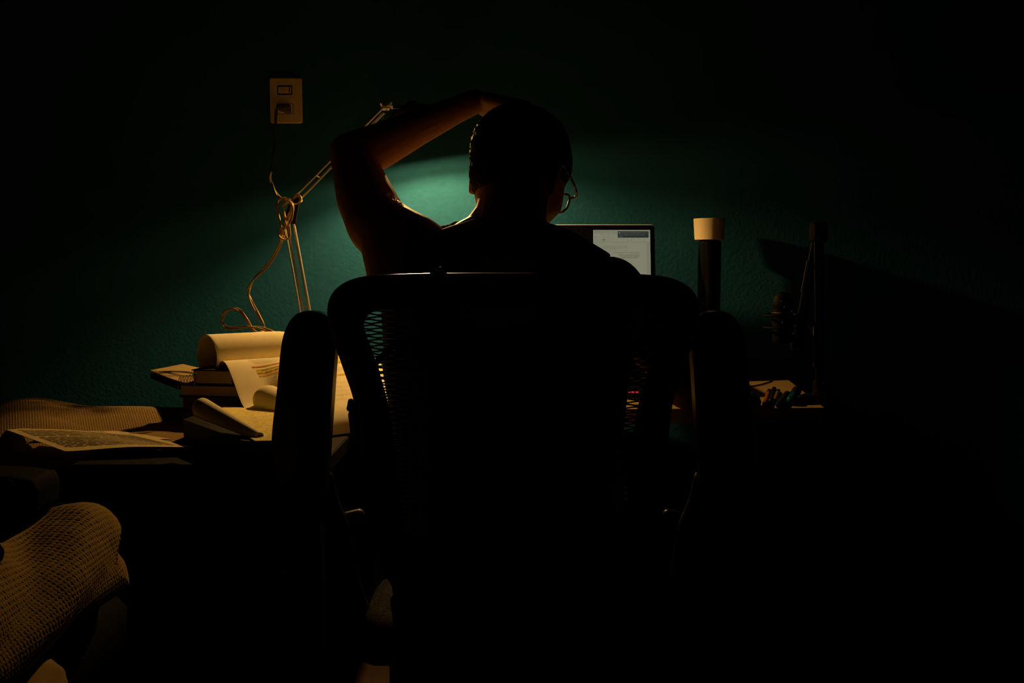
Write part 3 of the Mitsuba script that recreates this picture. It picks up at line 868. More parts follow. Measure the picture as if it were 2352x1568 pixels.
neck = [Q(1160, 560, 1.745, 0.070), Q(1172, 500, 1.765, 0.064), Q(1188, 430, 1.80, 0.062)]
neck_l = [J(1075, 580, 1.74, 73), J(1115, 545, 1.745, 60), J(1140, 505, 1.76, 56), J(1160, 470, 1.78, 60), J(1176, 438, 1.80, 71)]
trap_r = [Q(1205, 556, 1.755, 0.051), Q(1282, 607, 1.745, 0.0555), Q(1374, 664, 1.74, 0.0555)]

# head: its own axes, turned to the right and bowed
yaw, pit, roll = math.radians(-27), math.radians(-28), math.radians(4)
cy_, sy_ = math.cos(yaw), math.sin(yaw)
Ry = np.array([[cy_, -sy_, 0], [sy_, cy_, 0], [0, 0, 1]])
Rx = np.array([[1, 0, 0], [0, math.cos(pit), -math.sin(pit)], [0, math.sin(pit), math.cos(pit)]])
Rr = np.array([[math.cos(roll), 0, math.sin(roll)], [0, 1, 0], [-math.sin(roll), 0, math.cos(roll)]])
RH = Ry @ Rx @ Rr
HEAD = P(1192, 400, 1.845)
HS = 1.06


def H(x, y, z):
    """a point of the head in cm: right, forward, up"""
    return HEAD + RH @ (np.array([x, y, z]) * HS / 100)


def hb(x, y, z, r):
    return (H(x, y, z), r * HS / 100)


skull = [hull([hb(0, -2.5, 2.5, 7.4), hb(0, 2.6, 3.0, 6.7), hb(0, 0, 4.2, 6.9), hb(4.0, 5.2, -2.6, 2.7), hb(-4.0, 5.2, -2.6, 2.7), hb(0, 6.6, -8.6, 1.9), hb(4.6, 0.6, -6.4, 1.7), hb(-4.6, 0.6, -6.4, 1.7), hb(0, -2, -3.6, 6.0)], 28),
         hull([hb(0, 9.0, 0.2, 0.8), hb(0, 10.7, -3.6, 0.95), hb(1.2, 9.0, -4.0, 0.85), hb(-1.2, 9.0, -4.0, 0.85)]),
         hull([hb(1.7, 8.0, -6.1, 0.6), hb(-1.7, 8.0, -6.1, 0.6), hb(0, 8.6, -6.0, 0.6)]), hull([hb(1.4, 7.9, -7.1, 0.65), hb(-1.4, 7.9, -7.1, 0.65), hb(0, 8.4, -7.1, 0.65)]),
         hull([hb(4.2, 7.6, 1.2, 0.9), hb(0.8, 8.9, 1.1, 0.8)]), hull([hb(-4.2, 7.6, 1.2, 0.9), hb(-0.8, 8.9, 1.1, 0.8)])]
for s in (-1, 1):
    skull += [hull([hb(s * 7.1, -0.4, 1.2, 0.5), hb(s * 8.2, -1.6, 1.2, 0.6), hb(s * 8.1, -1.9, -0.9, 0.5), hb(s * 7.5, -0.9, -4.0, 0.75), hb(s * 7.0, 0.0, -1.7, 0.5)])]
chin_under = hull([(P(1172, 480, 1.78), 0.058), hb(0, -2, -3.6, 5.6), hb(0, 3.0, -6.6, 3.0)])


def hand(palm0, palm1, across, normal, spread, curl, thumb_side, r0=0.0092):
    """a palm from wrist end to knuckles and five fingers; across points to the little finger's side or the thumb's by thumb_side"""
    d = unit(palm1 - palm0)
    a = unit(across - d * np.dot(across, d))
    n = unit(np.cross(d, a))
    if np.dot(n, normal) < 0:
        n = -n
    out = [hull([(palm0 + a * 0.018, 0.014), (palm0 - a * 0.018, 0.014), (palm1 + a * 0.033, 0.0115), (palm1 - a * 0.033, 0.0115), (palm1, 0.0125)])]
    for k, (off, ln) in enumerate(((0.033, 0.072), (0.011, 0.082), (-0.011, 0.077), (-0.033, 0.060))):
        o = off * thumb_side
        base = palm1 + a * o
        dirn = unit(d + a * o * spread * 8)
        pts, p, ang = [(base - d * 0.012, r0)], base, 0.0
        for seg, rr_ in ((0.44, 0.98), (0.32, 0.9), (0.24, 0.8)):
            ang += curl
            p = p + (dirn * math.cos(ang) - n * math.sin(ang)) * ln * seg
            pts.append((p, r0 * rr_))
        out += chain(pts, 14)
    base = palm0 + d * 0.022 + a * 0.024 * thumb_side
    t1 = base + unit(a * thumb_side * 0.9 + d * 0.7 - n * 0.3) * 0.042
    t2 = t1 + unit(a * thumb_side * 0.35 + d * 1.0 - n * 0.45) * 0.034
    t3 = t2 + unit(a * thumb_side * 0.05 + d * 1.0 - n * 0.6) * 0.026
    out += chain([(base, 0.0135), (t1, 0.0108), (t2, 0.0096), (t3, 0.0085)], 14)
    return out


# left hand laid over the crown, right hand on the mouse
wl = WR[0]
k_l = H(-2.2, 1.0, 12.4)
hand_l = hand(wl + unit(k_l - wl) * 0.02, wl + unit(k_l - wl) * 0.095, H(0, 1, 0) - H(0, 0, 0), H(0, 0, 1) - H(0, 0, 0), 0.25, 0.33, 1)
MOUSE = np.array([PZ(1702, 915, DESK_Z + 0.016)[0], PZ(1702, 915, DESK_Z + 0.016)[1], DESK_Z + 0.0005])
wrR = MOUSE + np.array([-0.150, -0.058, 0.046])
elR = (np.array([0.330, 1.80, 0.825]), 0.046)
arm_r = [SR, (SR[0] * 0.62 + elR[0] * 0.38, 0.052), (SR[0] * 0.35 + elR[0] * 0.65, 0.048), elR]
fore_r = [elR, (elR[0] * 0.75 + wrR * 0.25, 0.045), (elR[0] * 0.35 + wrR * 0.65, 0.034), (wrR, 0.025)]
kn = MOUSE + np.array([-0.072, -0.012, 0.048])
hand_r = hand(wrR + unit(kn - wrR) * 0.012, kn, np.array([-0.3, 1.0, 0.0]), np.array([0, 0, 1.0]), 0.10, 0.30, 1, 0.0088)
hips = [hull([J(1046, 1330, 1.67, 138), J(1312, 1330, 1.67, 138)])]
legs, feet = [], []
for s in (-1, 1):
    hip = (np.array([0.02 + s * 0.10, 1.68, 0.575]), 0.090)
    knee = (np.array([0.02 + s * 0.155, 2.09, 0.545]), 0.062)
    ank = (np.array([0.02 + s * 0.15, 2.13, 0.11]), 0.042)
    legs += chain([hip, (hip[0] * 0.4 + knee[0] * 0.6, 0.078), knee, (knee[0] * 0.65 + ank[0] * 0.35 - [0, 0.012, 0], 0.060), ank])
    feet += chain([(ank[0] + [0, 0, 0.02], 0.036), (ank[0] + [0, -0.02, -0.068], 0.040), (ank[0] + [s * 0.01, 0.13, -0.082], 0.028), (ank[0] + [s * 0.012, 0.18, -0.087], 0.022)])
core = []
for a_, b_ in zip(torso_l[:-1], torso_l[1:]):
    i = next(k for k, q in enumerate(torso_l) if q is a_)
    core.append(m3.Manifold.batch_hull([sph(*q) for q in (a_, b_, torso_r[i], torso_r[i + 1])]))
core += [hull([torso_l[0], torso_r[0], (P(1150, 600, 1.74), 0.0803), (P(1045, 602, 1.74), 0.0556), (P(1270, 610, 1.74), 0.0621)])]
core += [hull([torso_l[0], arm_l[0], (P(1045, 640, 1.74), 0.0600)])]
shoulders = chain(neck) + chain(neck_l) + chain(trap_r)
fresh = core + shoulders + chain(arm_l) + chain(fore_l) + chain(lat_l) + chain(lat_b) + chain(arm_r) + chain(fore_r) + [hull([SR, torso_r[0]])]
body = union(fresh + skull + [chin_under] + hand_l + hand_r + hips + legs + feet)
body_t = soften(body, 0.011, 6)
put('body', body_t, 'skin', man, smooth=True)
# tank top: the trunk a few millimetres larger, open at the arms and the neck
grow = lambda js, g=0.0075: [(p, r + g) for p, r in js]
gl, gr_ = grow(torso_l), grow(torso_r)
shirt = [m3.Manifold.batch_hull([sph(*q) for q in (gl[i], gl[i + 1], gr_[i], gr_[i + 1])]) for i in range(len(gl) - 2)]
shirt += [hull(grow([torso_l[0], torso_r[0], (P(1150, 600, 1.74), 0.0803), (P(1045, 602, 1.74), 0.0556), (P(1270, 610, 1.74), 0.0621)]))]
shirt += [hull(grow([(P(1085, 602, 1.74), 0.0514), (P(1045, 602, 1.74), 0.0556), (P(1060, 700, 1.74), 0.0642), (P(1024, 606, 1.74), 0.0481)], 0.008)), hull(grow([trap_r[1], (P(1290, 700, 1.74), 0.0642), (P(1330, 640, 1.74), 0.0481)], 0.008))]
shirt = union(shirt)
shirt = shirt - hull([(P(900, 560, 1.74), 0.0642), (P(905, 640, 1.74), 0.0535), (P(860, 520, 1.82), 0.0642), (P(890, 600, 1.62), 0.0642)]) - hull([(P(1470, 640, 1.74), 0.0663), (P(1480, 760, 1.74), 0.0589), (P(1480, 640, 1.62), 0.0642)])
ribs = [sph(P(x, y, 1.742), r, 12) for x, y, r in ((988, 537, 0.0078), (997, 531, 0.0078), (1007, 529, 0.008), (1017, 527, 0.0075), (1027, 526, 0.0085), (1037, 523, 0.0075), (1045, 518, 0.0082), (1054, 515, 0.006))]
band = chain([(P(988, 540, 1.742), 0.0077), (P(1010, 533, 1.742), 0.0077), (P(1032, 530, 1.744), 0.0077), (P(1054, 518, 1.746), 0.0066)], 12)
shirt = union([shirt] + ribs + band)
put('tank_top', soften(shirt, 0.009, 3), 'black_fabric', man, smooth=True, label='dark tank top')
pants = union([hull(grow([J(1046, 1260, 1.66, 128), J(1312, 1260, 1.66, 128), torso_l[-1], torso_r[-1]], 0.010))] + [hull(grow([torso_l[-1], torso_r[-1]], 0.010))])
lg = []
for s in (-1, 1):
    hip = (np.array([0.02 + s * 0.10, 1.68, 0.575]), 0.100)
    knee = (np.array([0.02 + s * 0.155, 2.09, 0.545]), 0.074)
    ank = (np.array([0.02 + s * 0.15, 2.13, 0.15]), 0.062)
    lg += chain([hip, (hip[0] * 0.4 + knee[0] * 0.6, 0.089), knee, (knee[0] * 0.65 + ank[0] * 0.35 - [0, 0.012, 0], 0.072), ank])
put('trousers', soften(union([pants] + lg), 0.016, 6), 'trouser', man, smooth=True, label='dark trousers')
hair_m = hull([hb(0, -2.9, 2.9, 8.1), hb(0, 2.4, 3.9, 7.4), hb(0, 0, 4.9, 7.6), hb(0, -3.4, -2.4, 6.4)], 30) - hull([hb(0, 12, -3, 7.0), hb(0, 10, -9, 9.5), hb(5, 9, -4, 4), hb(-5, 9, -4, 4)]) - hull([hb(7.9, -0.8, -0.9, 2.6), hb(7.6, -2.4, -2.4, 2.9)]) - hull([hb(-7.9, -0.8, -0.9, 2.6), hb(-7.6, -2.4, -2.4, 2.9)]) - hull([hb(0, 3, -12, 6.5), hb(0, -8, -13, 6.0), hb(6, 3, -8, 3), hb(-6, 3, -8, 3)])
ht = as_tri(hair_m.refine_to_length(0.004))
ht.merge_vertices()
nv = ht.vertex_normals
ht.vertices = ht.vertices + nv * ((meshkit.fbm(ht.vertices * 260, 3, 4) - 0.5) * 0.007)[:, None]
put('hair', ht, 'hair', man, smooth=True, label='short dark hair')
for s in (-1, 1):
    put('eye', as_tri(sph(H(s * 3.1, 7.55, 0.0), 0.0118, 18)), 'eye', man, smooth=True)
# hair under the raised arm
tuft = []
rt = np.random.default_rng(3)
for i in range(380):
    tt = rt.random()
    b0 = P(889 + 34 * tt + rt.normal(0, 3), 447 + 27 * tt + rt.normal(0, 4), 1.765 + rt.uniform(-0.02, 0.02))
    e = b0 + np.array([0.001 + rt.normal(0, 0.002), -0.007 + rt.normal(0, 0.003), -0.001 + rt.normal(0, 0.003)])
    tuft.append(tube([b0, (b0 + e) / 2 + rt.normal(0, 0.001, 3), e], [0.0005, 0.0004, 0.0001], 4))
put('armpit_hair', tuft, 'body_hair', man, smooth=True, label='brown hair under the raised arm', kind='stuff')

# ------------------------------------------------------------------ eyeglasses
gl_ = thing('eyeglasses', 'tortoiseshell eyeglasses, one lens showing past the right cheek of the person', 'eyeglasses')
GF = 9.6


def rim(s):
    o = rrect(5.2, 3.7, 1.3, 8)
    return [H(s * 3.45 + q[0], GF - 0.035 * (s * 3.45 + q[0]) ** 2 * 0.5, -0.1 + q[1]) for q in o]


fr = []
for s in (-1, 1):
    p = smooth_path(rim(s), 60, closed=True)
    fr.append(tube(np.vstack([p, p[:2]]), 0.0023, 8))
fr.append(tube(smooth_path([H(-0.95, GF, 0.5), H(0, GF + 0.25, 0.9), H(0.95, GF, 0.5)], 10), 0.0021, 8))
put('frame_front', fr, 'tortoise', gl_, smooth=True)
for s in (-1, 1):
    put('temple', tube(smooth_path([H(s * 6.1, GF - 0.55, 0.9), H(s * 7.2, GF - 1.0, 1.0), H(s * 7.9, GF - 2.4, 1.1), H(s * 8.1, 4.0, 1.6), H(s * 7.9, 0.2, 2.0), H(s * 7.6, -1.6, 0.9), H(s * 7.4, -2.4, -1.2)], 40), 0.0024, 8), 'tortoise', gl_, smooth=True)
    r_ = np.array(smooth_path(rim(s), 60, closed=True))
    cpt = r_.mean(0)
    f_ = [[i, (i + 1) % 60, 60] for i in range(60)]
    put('lens', trimesh.Trimesh(np.vstack([cpt + (r_ - cpt) * 0.99, cpt]), f_, process=False), 'lens', gl_, smooth=False)

# ------------------------------------------------------------------ books under the document
PHI = math.radians(-8)


def book(name, label, c, size, ang, cover, cover_t=0.0022, block='page_edges'):
    key = thing(name, label, 'book', 'books stacked under the document')
    R = rotz(ang)
    c = np.asarray(c, float)
    put('page_block', box(c, (size[0] - 0.006, size[1] - 0.006, size[2] - 2 * cover_t), 0.0005, R), block, key, smooth=False)
    for s in (-1, 1):
        put('cover', box(c + [0, 0, s * (size[2] / 2 - cover_t / 2)], (size[0], size[1], cover_t), 0.0006, R), cover, key)
    put('spine', box(c + R @ np.array([0, size[1] / 2 - 0.001, 0]), (size[0], 0.003, size[2]), 0.0008, R), cover, key)
    return key


bz = SIDE_Z
stack = [('thick dark book at the bottom of the stack under the curled document', 0.032, (485, 930), 0.135, 'book_cover', -0.10, 'book_cover_brown'),
         ('brown book, second from the bottom of the stack under the document', 0.028, (487, 916), 0.128, 'book_cover_brown', -0.13, 'book_cover_brown'),
         ('dark book with a lit page edge, third from the bottom of the stack', 0.024, (482, 895), 0.130, 'book_cover', -0.17, 'page_edges'),
         ('dark paperback with thick page block, topmost of the stack', 0.030, (488, 875), 0.088, 'book_cover', -0.20, 'page_edges')]
for lab, th, (bx_, by_), wd, cov, an, blk in stack:
    c = P(bx_, by_, 1.97)
    dpt = 0.17
    R = rotz(an)
    ctr_ = np.array([c[0], 1.965, bz + th / 2]) + R @ np.array([0, dpt / 2, 0])
    book('book', lab, ctr_, (wd, dpt, th), an, cov, block=blk)
    bz += th + 0.0004
STACK_Z = bz

# spiral notebook behind the stack, its page showing at the left
spiral = thing('spiral_notebook', 'spiral notebook with ruled pages sticking out left of the book stack', 'notebook')
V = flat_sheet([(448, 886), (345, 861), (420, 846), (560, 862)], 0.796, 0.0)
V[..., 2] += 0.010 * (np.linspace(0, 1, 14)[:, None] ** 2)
put('page', sheet(V, 0.0018), 'page_shaded', spiral, smooth=True)
Vb = V.copy()
Vb[..., 2] -= 0.030 * np.linspace(0, 1, 14)[:, None] ** 0.5 * 0 + 0.012
put('cover', sheet(Vb, 0.010), 'book_cover', spiral, smooth=True)
for i in range(6):
    x = 412 + i * 7.2
    y = 876 - i * 1.3
    o = P(x, y, 1.925 + 0.004 * i)
    ring = [o + np.array([0.0045 * math.sin(a_) * 0.6, 0.006 * math.cos(a_), 0.011 * math.sin(a_)]) for a_ in np.linspace(0, 2 * np.pi, 20)]
    put('coil_ring', tube(ring, 0.0007, 6), 'dark_steel', spiral, smooth=True)

# ------------------------------------------------------------------ the curled document
doc = thing('document', 'stapled document with curled pages and highlighted lines leaning over the books', 'document')
PHI = math.radians(38)
EW, EB = np.array([math.cos(PHI), math.sin(PHI), 0]), np.array([-math.sin(PHI), math.cos(PHI), 0])
O_D = P(500, 848, 2.0)
SS = np.linspace(0, 0.345, 130)


def page_angle(u):
    w_ = float(np.clip((u - 0.060) / 0.060, 0, 1))
    w_ = w_ * w_ * (3 - 2 * w_)
    left = np.interp(SS, [0, 0.012, 0.03, 0.05, 0.075, 0.12, 0.15, 0.19, 0.345], np.radians([58, 48, 5, -28, -44, -50, -40, 0, 0]))
    right = np.interp(SS, [0, 0.012, 0.03, 0.055, 0.09, 0.25, 0.285, 0.32, 0.345], np.radians([58, 48, 5, -20, -24, -23, -45, -88, -110]))
    return left * (1 - w_) + right * w_


def page_profile(u):
    a_ = page_angle(u)
    ds = SS[1] - SS[0]
    b_ = -np.r_[0, np.cumsum(np.cos(a_[:-1])) * ds]
    z_ = np.r_[0, np.cumsum(np.sin(a_[:-1])) * ds]
    return b_, z_


US = np.linspace(0, 0.325, 66)
PV = np.zeros((len(US), len(SS), 3))
for i, u in enumerate(US):
    b_, z_ = page_profile(u)
    PV[i] = O_D + u * EW + b_[:, None] * EB + z_[:, None] * np.array([0, 0, 1])
PV[..., 2] = np.maximum(PV[..., 2], SIDE_Z + 0.004)
put('page', sheet(PV, 0.0008), 'paper', doc, smooth=True, label='top page, its lower left corner rolled up')
# earlier pages folded over to the back
th = np.radians(np.linspace(-52, 238, 60))
LV = np.zeros((50, 60, 3))
for i, u in enumerate(np.linspace(0, 0.325, 50)):
    for j, a_ in enumerate(th):
        b_ = 0.034 - 0.034 * math.cos(a_)
        z_ = 0.031 + 0.037 * math.sin(a_)
        pr = (a_ - th[0]) / (th[-1] - th[0])
        sk = 0.016 * (1 - math.cos(math.pi * min(1, pr * 1.15))) / 2
        q_u = float(np.clip((u - 0.15) / 0.17, 0, 1))
        q_u = 1 - 0.62 * q_u * q_u * (3 - 2 * q_u)
        LV[i, j] = O_D + (u - sk) * EW + b_ * q_u * EB + [0, 0, z_ * q_u]
put('folded_page', sheet(LV, 0.0022), 'paper', doc, smooth=True, label='earlier pages rolled over to the back')


def on_page(u, s, lift=0.0006):
    """points of the page at u across and s down it"""
    n1, n2 = len(US) - 1, len(SS) - 1
    a_, b_ = np.clip(np.interp(u, US, np.arange(len(US))), 0, n1 - 1e-6), np.clip(s / SS[-1] * n2, 0, n2 - 1e-6)
    i, j = a_.astype(int), b_.astype(int)
    fa, fb = (a_ - i)[:, None], (b_ - j)[:, None]
    p = (PV[i, j] * (1 - fa) + PV[i + 1, j] * fa) * (1 - fb) + (PV[i, j + 1] * (1 - fa) + PV[i + 1, j + 1] * fa) * fb
    nn = np.cross(PV[i, j + 1] - PV[i, j], PV[i + 1, j] - PV[i, j])
    nn /= np.linalg.norm(nn, axis=1, keepdims=True) + 1e-12
    nn *= np.sign(nn[:, 2:3] + 1e-9)
    return p + nn * lift


def page_text(s, u0, sd, cap, width, bold=False):
    m_ = meshkit.text_mesh(s, cap, 0.0004, bold)
    v = np.array(m_.vertices)
    keep = v[:, 2] > 0.0002
    f_ = m_.faces[keep[m_.faces].all(1)]
    u = u0 + (v[:, 0] - v[:, 0].min()) * width / (v[:, 0].max() - v[:, 0].min())
    return trimesh.Trimesh(on_page(u, sd - v[:, 1], 0.0017), f_, process=False)


lines_small = ['de las normas que rigen la vida del Estado, y en particular', 'las que se refieren a la organización de los poderes, las', 'funciones y los deberes de quienes los ejercen en un país,',
               'interpretación literal de la ley, y la forma de hacerla valer,', 'por ejemplo, el Ingreso o el Congreso, y los demás órganos']
tx = [page_text(s, 0.050 + 0.002 * i, 0.0430 + 0.0043 * i, 0.0020, 0.245, False) for i, s in enumerate(lines_small)]
tx += [page_text('Tradicionalmente, las fuentes del derecho se han dividido', 0.056, 0.0795, 0.0027, 0.25, True), page_text('en dos grandes partes, las formales y las que no lo son', 0.056, 0.0862, 0.0027, 0.25, True),
       page_text('Resumen del tema', 0.085, 0.1005, 0.0024, 0.06, True)]
long_l = ['Las formales son aquellas que crean la norma de modo directo', 'y las materiales, las que dan su contenido a la ley escrita', 'como la costumbre, que no obliga sino cuando la ley lo dice', 'y la doctrina, que sirve de guía para quien la interpreta']
tx += [page_text(s, 0.115, 0.108 + 0.0056 * i + (0.012 if i > 2 else 0), 0.0022, 0.19) for i, s in enumerate(long_l)]
tx += [page_text(s, 0.12, 0.166 + 0.016 * i, 0.0015, w_) for i, (s, w_) in enumerate((('1. Véase la obra citada en la nota anterior, tomo primero', 0.2), ('2. Idem, página doce', 0.12), ('3. Ley general, artículo cuarto', 0.16), ('4. Idem', 0.1), ('5. Véase la nota primera', 0.15)))]
put('print', tx, 'ink', doc, smooth=False, label='printed lines of Spanish text')


def stripe(u0, u1, s0, s1, lift):
    u, s = np.meshgrid(np.linspace(u0, u1, 60), np.linspace(s0, s1, 9), indexing='ij')
    return sheet(on_page(u.ravel(), s.ravel(), lift).reshape(60, 9, 3), 0.0003)


put('highlight', stripe(0.048, 0.29, 0.0655, 0.0705, 0.0007), 'marker_orange', doc, smooth=True, label='orange highlighted line')
put('highlight', stripe(0.054, 0.31, 0.0755, 0.0880, 0.0007), 'marker_yellow', doc, smooth=True, label='yellow highlighted lines')
put('highlight', stripe(0.056, 0.095, 0.0905, 0.0950, 0.0007), 'marker_orange', doc, smooth=True, label='short orange highlighted line')
put('highlight', stripe(0.13, 0.31, 0.130, 0.1385, 0.0007), 'marker_yellow', doc, smooth=True, label='lower yellow highlighted lines')
put('heading', page_text('Fuentes del derecho en sentido amplio', 0.051, 0.0697, 0.0022, 0.18, True), 'ink_grey', doc, smooth=False)
# lower left corner curled towards the viewer, and a page below it


def curl(A, B, ra, rb, a0, a1, n=60, m_=30, tight=0.14, round_end=True):
    fx_ = frame(unit(B - A), [0, 0, 1])
    V = np.zeros((n, m_, 3))
    for j, s_ in enumerate(np.linspace(0, 1, m_)):
        r_ = ra * (1 - s_) + rb * s_
        if round_end:
            r_ *= 1 - 0.34 * max(0, (0.16 - s_) / 0.16) ** 2
        for i, a_ in enumerate(np.radians(np.linspace(a0, a1, n))):
            rr_ = r_ * (1 - tight * i / (n - 1))
            V[i, j] = A + (B - A) * s_ + rr_ * (math.cos(a_) * fx_[:, 0] + math.sin(a_) * fx_[:, 1])
    return V


put('curled_corner', sheet(curl(P(600, 913, 1.925), P(715, 962, 1.83), 0.0305, 0.028, -40, 330), 0.0009), 'paper', doc, smooth=True, label='lower corner of the top page curled up')
put('lower_page', sheet(curl(P(612, 934, 1.935), P(715, 972, 1.85), 0.0215, 0.022, 100, 290), 0.0009), 'paper', doc, smooth=True)

# ------------------------------------------------------------------ open booklet with a rolled cover
bk = thing('booklet', 'thick open booklet with its cover page rolled up, in front of the book stack', 'booklet')
bt = 0.752
quad = [PZ(421, 961, bt + 0.016), PZ(505, 931, bt + 0.016), PZ(690, 946, bt + 0.016), PZ(655, 1012, bt + 0.016), PZ(560, 1010, bt + 0.016)]
q2 = np.array([[p[0], p[1]] for p in quad])
blk = trimesh.creation.extrude_polygon(Polygon(q2), bt + 0.0145 - SIDE_Z - 0.001, engine='earcut')
blk.apply_translation([0, 0, SIDE_Z + 0.001])
put('page_block', blk, 'book_cover', bk, smooth=False)
A_, B_ = P(455, 932, 1.69), P(597, 1003, 1.58)
VQ = flat_sheet([(655, 1011), (585, 1013), (470, 931), (660, 941)], bt + 0.017, 0.0, 20)
put('page', sheet(VQ, 0.0012), 'page_print', bk, smooth=True, uv=np.tile(np.stack(np.meshgrid(np.linspace(0, 0.1, 20), np.linspace(0, 0.16, 20), indexing='ij'), -1).reshape(-1, 2), (2, 1)))
ax_ = unit(B_ - A_)
fx = frame(ax_, [0, 0, 1])
RV = np.zeros((60, 40, 3))
for j, s in enumerate(np.linspace(0, 1, 40)):
    r_ = 0.0185 * (1 - s) + 0.0072 * s
    r_ *= 1 - 0.55 * max(0, (0.06 - s) / 0.06) ** 2
    for i, a_ in enumerate(np.linspace(0, 2 * np.pi * 1.15, 60)):
        rr_ = r_ * (1 - 0.10 * i / 59)
        RV[i, j] = A_ + (B_ - A_) * s + rr_ * (math.cos(a_ + 2.4) * fx[:, 0] + math.sin(a_ + 2.4) * fx[:, 1])
put('rolled_page', sheet(RV, 0.0010), 'paper', bk, smooth=True, label='cover page rolled into a cone')

# ------------------------------------------------------------------ things on the desk at the right
bottle = thing('tall_bottle', 'tall slim dark bottle with a wide pale cap, standing behind the right armrest', 'bottle')
BYY = 2.53
bx0 = P(1627, 600, BYY)[0]
zt, zc, zb = P(1620, 502, BYY)[2], P(1620, 550.5, BYY)[2], DESK_Z
kB = BYY / 2.30
put('glass', lathe([[0, zb], [0.022 * kB, zb], [0.0255 * kB, zb + 0.004], [0.0265 * kB, zb + 0.02], [0.0262 * kB, zc - 0.012], [0.0250 * kB, zc - 0.004], [0.018 * kB, zc], [0, zc]], 36, (bx0 + 0.003, BYY, 0)), 'dark_glass', bottle, smooth=40)
put('cap', lathe([[0, zc], [0.0325 * kB, zc], [0.0330 * kB, zc + 0.001], [0.0362 * kB, zt - 0.002], [0.0352 * kB, zt], [0, zt]], 48, (bx0 + 0.001, BYY, 0)), 'cap_white', bottle, smooth=40, label='wide pale cap')

mouse = thing('computer_mouse', 'black computer mouse at the front of the desk', 'mouse')
mr = rotz(math.radians(-76))
g = []
for s in np.linspace(0, np.pi * 2, 30, endpoint=False):
    g.append([0.031 * np.sign(math.cos(s)) * abs(math.cos(s)) ** 0.8, 0.052 * np.sign(math.sin(s)) * abs(math.sin(s)) ** 0.9])
pts = [np.r_[np.array(q) * sc_, z] for q in g for sc_, z in ((0.80, 0.002), (0.84, 0.008), (0.76, 0.018), (0.52, 0.025))] + [np.array([0, -0.008, 0.029])]
put('shell', as_tri(m3.Manifold.hull_points(np.array(pts) @ mr.T + MOUSE)), 'black_plastic', mouse, smooth=50)
put('wheel', rod(MOUSE + mr @ np.array([-0.004, 0.026, 0.019]), MOUSE + mr @ np.array([0.004, 0.026, 0.019]), 0.008, 14), 'black_matte', mouse)
put('cable', tube(smooth_path([MOUSE + mr @ np.array([0, -0.040, 0.008])] + [PZ(x, y, DESK_Z + 0.002) for x, y in ((1640, 905), (1650, 893), (1690, 889), (1718, 887.5), (1742, 884), (1760, 879), (1771, 874.5), (1768, 872), (1745, 871.2), (1700, 871.2))], 90), 0.0016, 8), 'black_plastic', mouse, smooth=True)


def stick(p_near, p_far, r, sides=16):
    a_, b_ = PZ(*p_near, DESK_Z + r), PZ(*p_far, DESK_Z + r)
    return a_, b_


lighter = thing('lighter', 'orange-brown cigarette lighter, leftmost of the small things on the desk', 'lighter')
a_, b_ = stick((1757, 928), (1767, 898), 0.0075)
put('barrel', rod(a_, a_ + (b_ - a_) * 0.8, 0.0055, 18), 'lighter_orange', lighter, smooth=40)
put('head', rod(a_ + (b_ - a_) * 0.8, b_, 0.0057, 18), 'dark_steel', lighter, smooth=40)
pen1 = thing('flash_drive', 'black flash drive lying between the lighter and the yellow stick', 'flash drive')
a_, b_ = stick((1770.5, 921), (1778, 893), 0.007)
put('casing', as_tri(chain([(a_, 0.0055), (b_, 0.0055)])[0]), 'black_plastic', pen1, smooth=40)
put('loop', tube(smooth_path([b_ + np.array([0.004 * math.cos(t_), 0.004 + 0.005 * math.sin(t_), 0.001]) for t_ in np.linspace(0, 6.2, 14)], 20), 0.0008, 6), 'dark_steel', pen1, smooth=True)
pen2 = thing('glue_stick', 'short yellowish stick lying right of the black flash drive', 'glue stick')
a_, b_ = stick((1779.5, 920), (1786, 902), 0.006)
put('barrel', rod(a_, b_, 0.0048, 18), 'yellow_plastic', pen2, smooth=40)
put('cap', rod(b_, b_ + (b_ - a_) * 0.25, 0.0052, 18), 'black_plastic', pen2, smooth=40)
flask = thing('flashlight', 'thick black cylindrical case lying slanted towards the desk front', 'case')
a_, b_ = stick((1789, 929), (1808, 905), 0.008)
put('case_body', as_tri(chain([(a_, 0.0072), (b_, 0.0076)])[0]), 'black_matte', flask, smooth=40)
put('end_ring', rod(a_ + (b_ - a_) * 0.70, a_ + (b_ - a_) * 0.76, 0.0082, 20), 'black_plastic', flask, smooth=40)
jar = thing('glass_bottle', 'small teal glass bottle with a dark cap lying behind the black case', 'bottle')
a_, b_ = stick((1817, 919), (1830, 897), 0.011)
put('glass', as_tri(chain([(a_, 0.0100), (a_ * 0.55 + b_ * 0.45, 0.0100)])[0]), 'teal_glass', jar, smooth=40)
put('cap', rod(a_ * 0.55 + b_ * 0.45, b_, 0.0106, 24), 'black_matte', jar, smooth=40)
pouch = thing('shadow_pouch', 'added black pouch in place of the shadow at the right end of the desk', 'added shape')  # added dark shape standing in for a shadow on the desk
a_, b_ = PZ(1838, 917, DESK_Z + 0.010), PZ(1866, 916, DESK_Z + 0.010)
put('pouch', as_tri(hull([(a_, 0.0092), (b_, 0.0092), (PZ(1852, 911, DESK_Z + 0.009), 0.0088)])), 'bag', pouch, smooth=40)
put('zip', tube([a_ + [0, 0, 0.0094], b_ + [0, 0, 0.0094]], 0.0009, 6), 'dark_steel', pouch)

